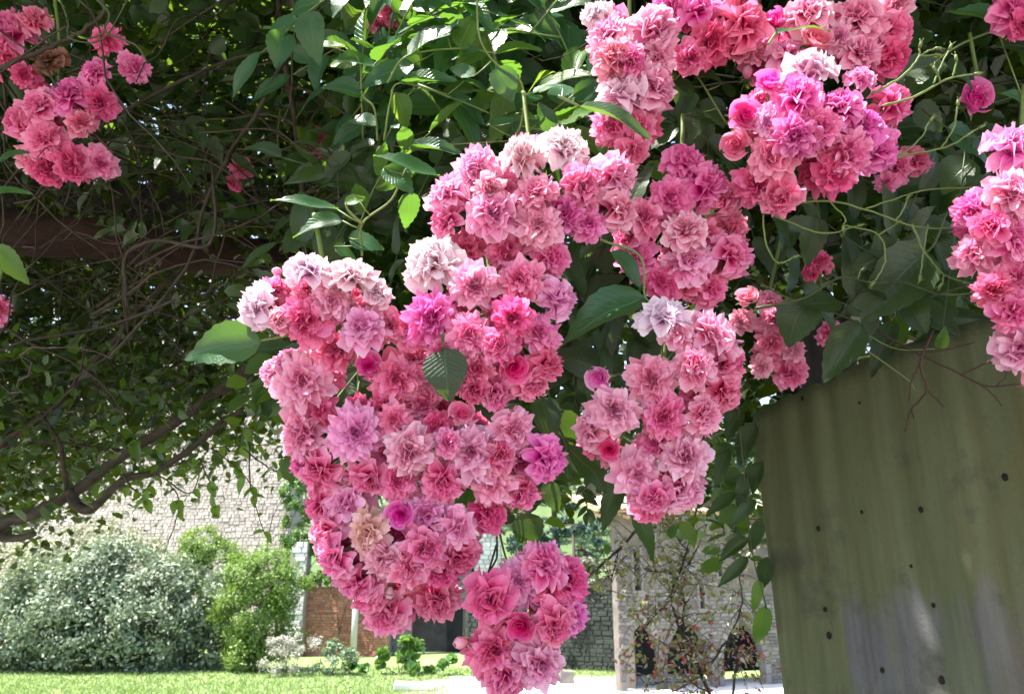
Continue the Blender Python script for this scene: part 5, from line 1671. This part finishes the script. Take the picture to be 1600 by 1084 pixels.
# ================================================================== CANOPY above the frame: pergola roof leaves shaped for shade, with gaps for sun flecks
SPOTS = [(480, 408, .86, .03), (520, 405, .86, .03), (550, 415, .86, .035), (580, 430, .86, .03), (395, 460, .86, .035), (405, 490, .86, .03), (560, 485, .84, .012), (450, 552, .86, .02), (430, 430, .84, .02),
         (812, 236, .9, .03), (880, 210, .9, .03), (850, 222, .9, .02), (690, 290, .9, .026), (800, 300, .87, .01), (770, 285, .87, .01), (668, 385, .84, .022), (640, 255, .93, .04), (470, 308, .93, .03), (700, 360, .84, .01),
         (1250, 120, .9, .03), (1290, 135, .9, .03), (1330, 155, .9, .018), (1360, 170, .9, .012), (1265, 95, .93, .02), (1590, 205, .82, .04), (1030, 465, .84, .022), (1100, 490, .84, .02), (975, 466, .86, .02), (970, 120, .93, .022), (1000, 30, .93, .02),
         (680, 50, 1.08, .05), (720, 40, 1.1, .05), (670, 125, 1.1, .03), (740, 130, 1.1, .03), (845, 135, 1.05, .03), (810, 70, 1.08, .05), (630, 170, 1.1, .02), (900, 20, 1.0, .04), (600, 60, 1.2, .05), (850, 20, 1.2, .08), (770, 20, 1.3, .08),
         (930, 20, .93, .02), (740, 235, .9, .02), (960, 250, .9, .02), (1070, 235, .93, .018), (1060, 345, .93, .015), (470, 580, .86, .012), (1150, 470, .84, .012), (1300, 110, .88, .02), (1090, 0, .95, .02), (1400, 130, 1.0, .02), (660, 220, 1.05, .03), (540, 312, .93, .02)]


def canopy():
    g = np.random.default_rng(99)
    n = 22000
    s = np.array(SUN[:])
    # a slab of foliage whose shadow covers the visible clusters, beams and sheet
    sh = np.stack([g.uniform(-1.6, 1.9, n), g.uniform(.55, 2.2, n), np.full(n, CAM_Z + .35)], 1)
    zt = CAM_Z + g.uniform(1.15, 1.75, n)
    t = (zt - sh[:, 2]) / s[2]
    C = sh + s[None] * t[:, None]
    keep = np.ones(n, bool)
    for (px, py, d, rad) in SPOTS:
        p = np.array(P(px, py, d - (.035 if d < .91 else 0))[:]); rad = rad * 1.5 + (.030 if d < .95 else 0)
        v = C - p
        dist = np.linalg.norm(v - (v @ s)[:, None] * s[None], axis=1)
        keep &= dist > rad + .018
    C = C[keep]
    Nn = g.normal(0, .5, (len(C), 3)) + np.array([0, 0, 1.2])
    n2 = 42000  # outer leaves added to cut the light below the roof
    sh = np.stack([g.uniform(-3.4, 2.9, n2), g.uniform(-1.2, 3.9, n2), np.full(n2, CAM_Z + .35)], 1)
    inner = (sh[:, 0] > -1.6) & (sh[:, 0] < 1.9) & (sh[:, 1] > .55) & (sh[:, 1] < 2.2)
    hole = np.sin(sh[:, 0] * 9 + 2 * np.sin(sh[:, 1] * 5)) * np.sin(sh[:, 1] * 8 + sh[:, 0] * 3) > .30
    sh = sh[~inner & ~(hole & (sh[:, 1] > 1.6))]
    t2 = (CAM_Z + g.uniform(1.2, 1.8, len(sh)) - sh[:, 2]) / s[2]
    C2 = sh + s[None] * t2[:, None]
    keep2 = np.ones(len(C2), bool)
    for (px, py, d, rad) in SPOTS:
        p = np.array(P(px, py, d - (.035 if d < .91 else 0))[:]); v = C2 - p; rad = rad * 1.5 + (.030 if d < .95 else 0)
        keep2 &= np.linalg.norm(v - (v @ s)[:, None] * s[None], axis=1) > rad + .025
    C2 = C2[keep2]
    Nn2 = g.normal(0, .5, (len(C2), 3)) + np.array([0, 0, 1.2])
    q = np.array([P(px, py, 1.27)[:] for px, py in [(1425, 890), (1425, 930), (1430, 970), (1430, 1010), (1420, 850), (1440, 1050)] for _ in range(16)])  # extra leaves added overhead to block a sun streak on the sheet
    q = q + g.normal(0, .018, q.shape)
    q = q + s[None] * ((CAM_Z + 1.9 - q[:, 2]) / s[2])[:, None]
    C2 = np.concatenate([C2, q]); Nn2 = g.normal(0, .5, (len(C2), 3)) + np.array([0, 0, 1.2])
    me2 = leaf_cloud('outer_shading_canopy', C2, Nn2, .088, M_MASS, g, .6)
    tag(obj('outer_shading_canopy', me2), 'outer roof leaves added to cut the light over the path and the tangle', 'foliage', kind='stuff')
    me = leaf_cloud('shading_canopy', C, Nn, .058, M_MASS, g, .6)
    tag(obj('shading_canopy', me), 'unseen pergola roof leaves overhead, shaped to shade the roses', 'foliage', kind='stuff')
    mb = MB(); r_ = random.Random(4)
    c0 = C.mean(0)
    for i in range(60):
        a = Vector((c0[0] + r_.uniform(-1.7, 1.7), c0[1] + r_.uniform(-.8, .8), c0[2] + r_.uniform(-.2, .2)))
        mb.tube(spline([a, a + Vector((r_.uniform(-.4, .4), r_.uniform(-.4, .4), .03)), a + Vector((r_.uniform(-.8, .8), r_.uniform(-.6, .6), 0))], 5), .003, .0015, 4)
    tag(mb.build('canopy_stems', M_TWIG), 'thin stems of the pergola roof overhead', 'stems', kind='stuff')


canopy()

# ================================================================== TWIGGY SHRUB before the stone house
def twiggy():
    g = random.Random(55)
    D = 3.0
    root = empty('twiggy_shrub', Vector((*P(1120, 1084, D)[:2], 1.6)))
    tag(root, 'thin twiggy shrub with tiny red and yellow leaves before the stone house', 'shrub')
    b = root.location
    ends = []
    def br(pth, r, d=D):
        sp_ = spline(px_path(pth, d), 6, .004, g)
        m = MB(); m.tube([q - b for q in sp_], r, r * .5, 5); m.build('branch', M_TWIG, root)
        ends.extend(sp_[2:])
        return sp_
    br([(880, 940), (925, 895), (965, 860), (1000, 822), (1035, 792)], .007)
    br([(965, 862), (957, 900), (955, 925)], .003)
    br([(1140, 1200), (1110, 1084), (1070, 1000), (1050, 930), (1075, 860), (1090, 790)], .008)
    br([(1068, 1000), (1068, 940), (1066, 900), (1098, 840), (1110, 780)], .004)
    br([(1050, 935), (1025, 960), (1000, 985)], .003)
    br([(1130, 1150), (1150, 1050), (1140, 1000), (1100, 1050), (1050, 1080)], .006)
    br([(1140, 1000), (1160, 940), (1150, 880), (1130, 830)], .004)
    br([(1110, 1084), (1060, 1060), (1010, 1070)], .004)
    br([(1075, 860), (1050, 830), (1030, 810)], .003)
    br([(1150, 1050), (1180, 1000), (1185, 960)], .004)
    br([(1100, 1050), (1060, 1020), (1030, 1000)], .003)
    br([(1066, 900), (1030, 890), (1010, 893)], .003)
    # fine side twigs, too many to follow one by one
    fine = MB(); tips = []
    for _ in range(230):
        q = g.choice(ends)
        v = Vector((g.uniform(-1, 1), g.uniform(-1, 1), g.uniform(-.9, .9))).normalized()
        L = g.uniform(.06, .20)
        e = q + v * L
        fine.tube([q - b, (q + v * L * .5 + Vector((0, 0, .01))) - b, e - b], .0022, .001, 3)
        tips += [q.lerp(e, t) for t in (.3, .5, .65, .8, .9, 1)]
    f = fine.build('fine_twigs', M_TWIG, root); f['kind'] = 'stuff'
    gg = np.random.default_rng(3)
    T = np.array([(t - b)[:] for t in tips])
    for nm, cnt, mt in (('foliage', 1500, mat_leaf('shrub_leaf', (.14, .15, .05), (.36, .34, .16), (.4, .4, .08), .35, .3, False, True)), ('red_foliage', 900, mat_leaf('shrub_red_leaf', (.26, .035, .03), (.42, .12, .09), (.5, .12, .08), .35, .3, False, True)), ('pale_foliage', 500, mat_leaf('shrub_pale_leaf', (.35, .32, .27), (.6, .55, .5), (.5, .45, .4), .3, .2, False, True))):
        ii = gg.integers(0, len(T), cnt)
        C = T[ii] + gg.normal(0, .014, (cnt, 3))
        if nm == 'red_foliage':
            lim = P(1100, 960, D).z - b.z
            C = C[(C[:, 2] < lim + gg.normal(0, .08, len(C)))]
        o = obj(nm, leaf_cloud(nm, C, gg.normal(size=(len(C), 3)) + [0, -.3, .6], .022, mt, gg, .6), root); o['kind'] = 'stuff'


twiggy()
print('objects', len(bpy.data.objects))
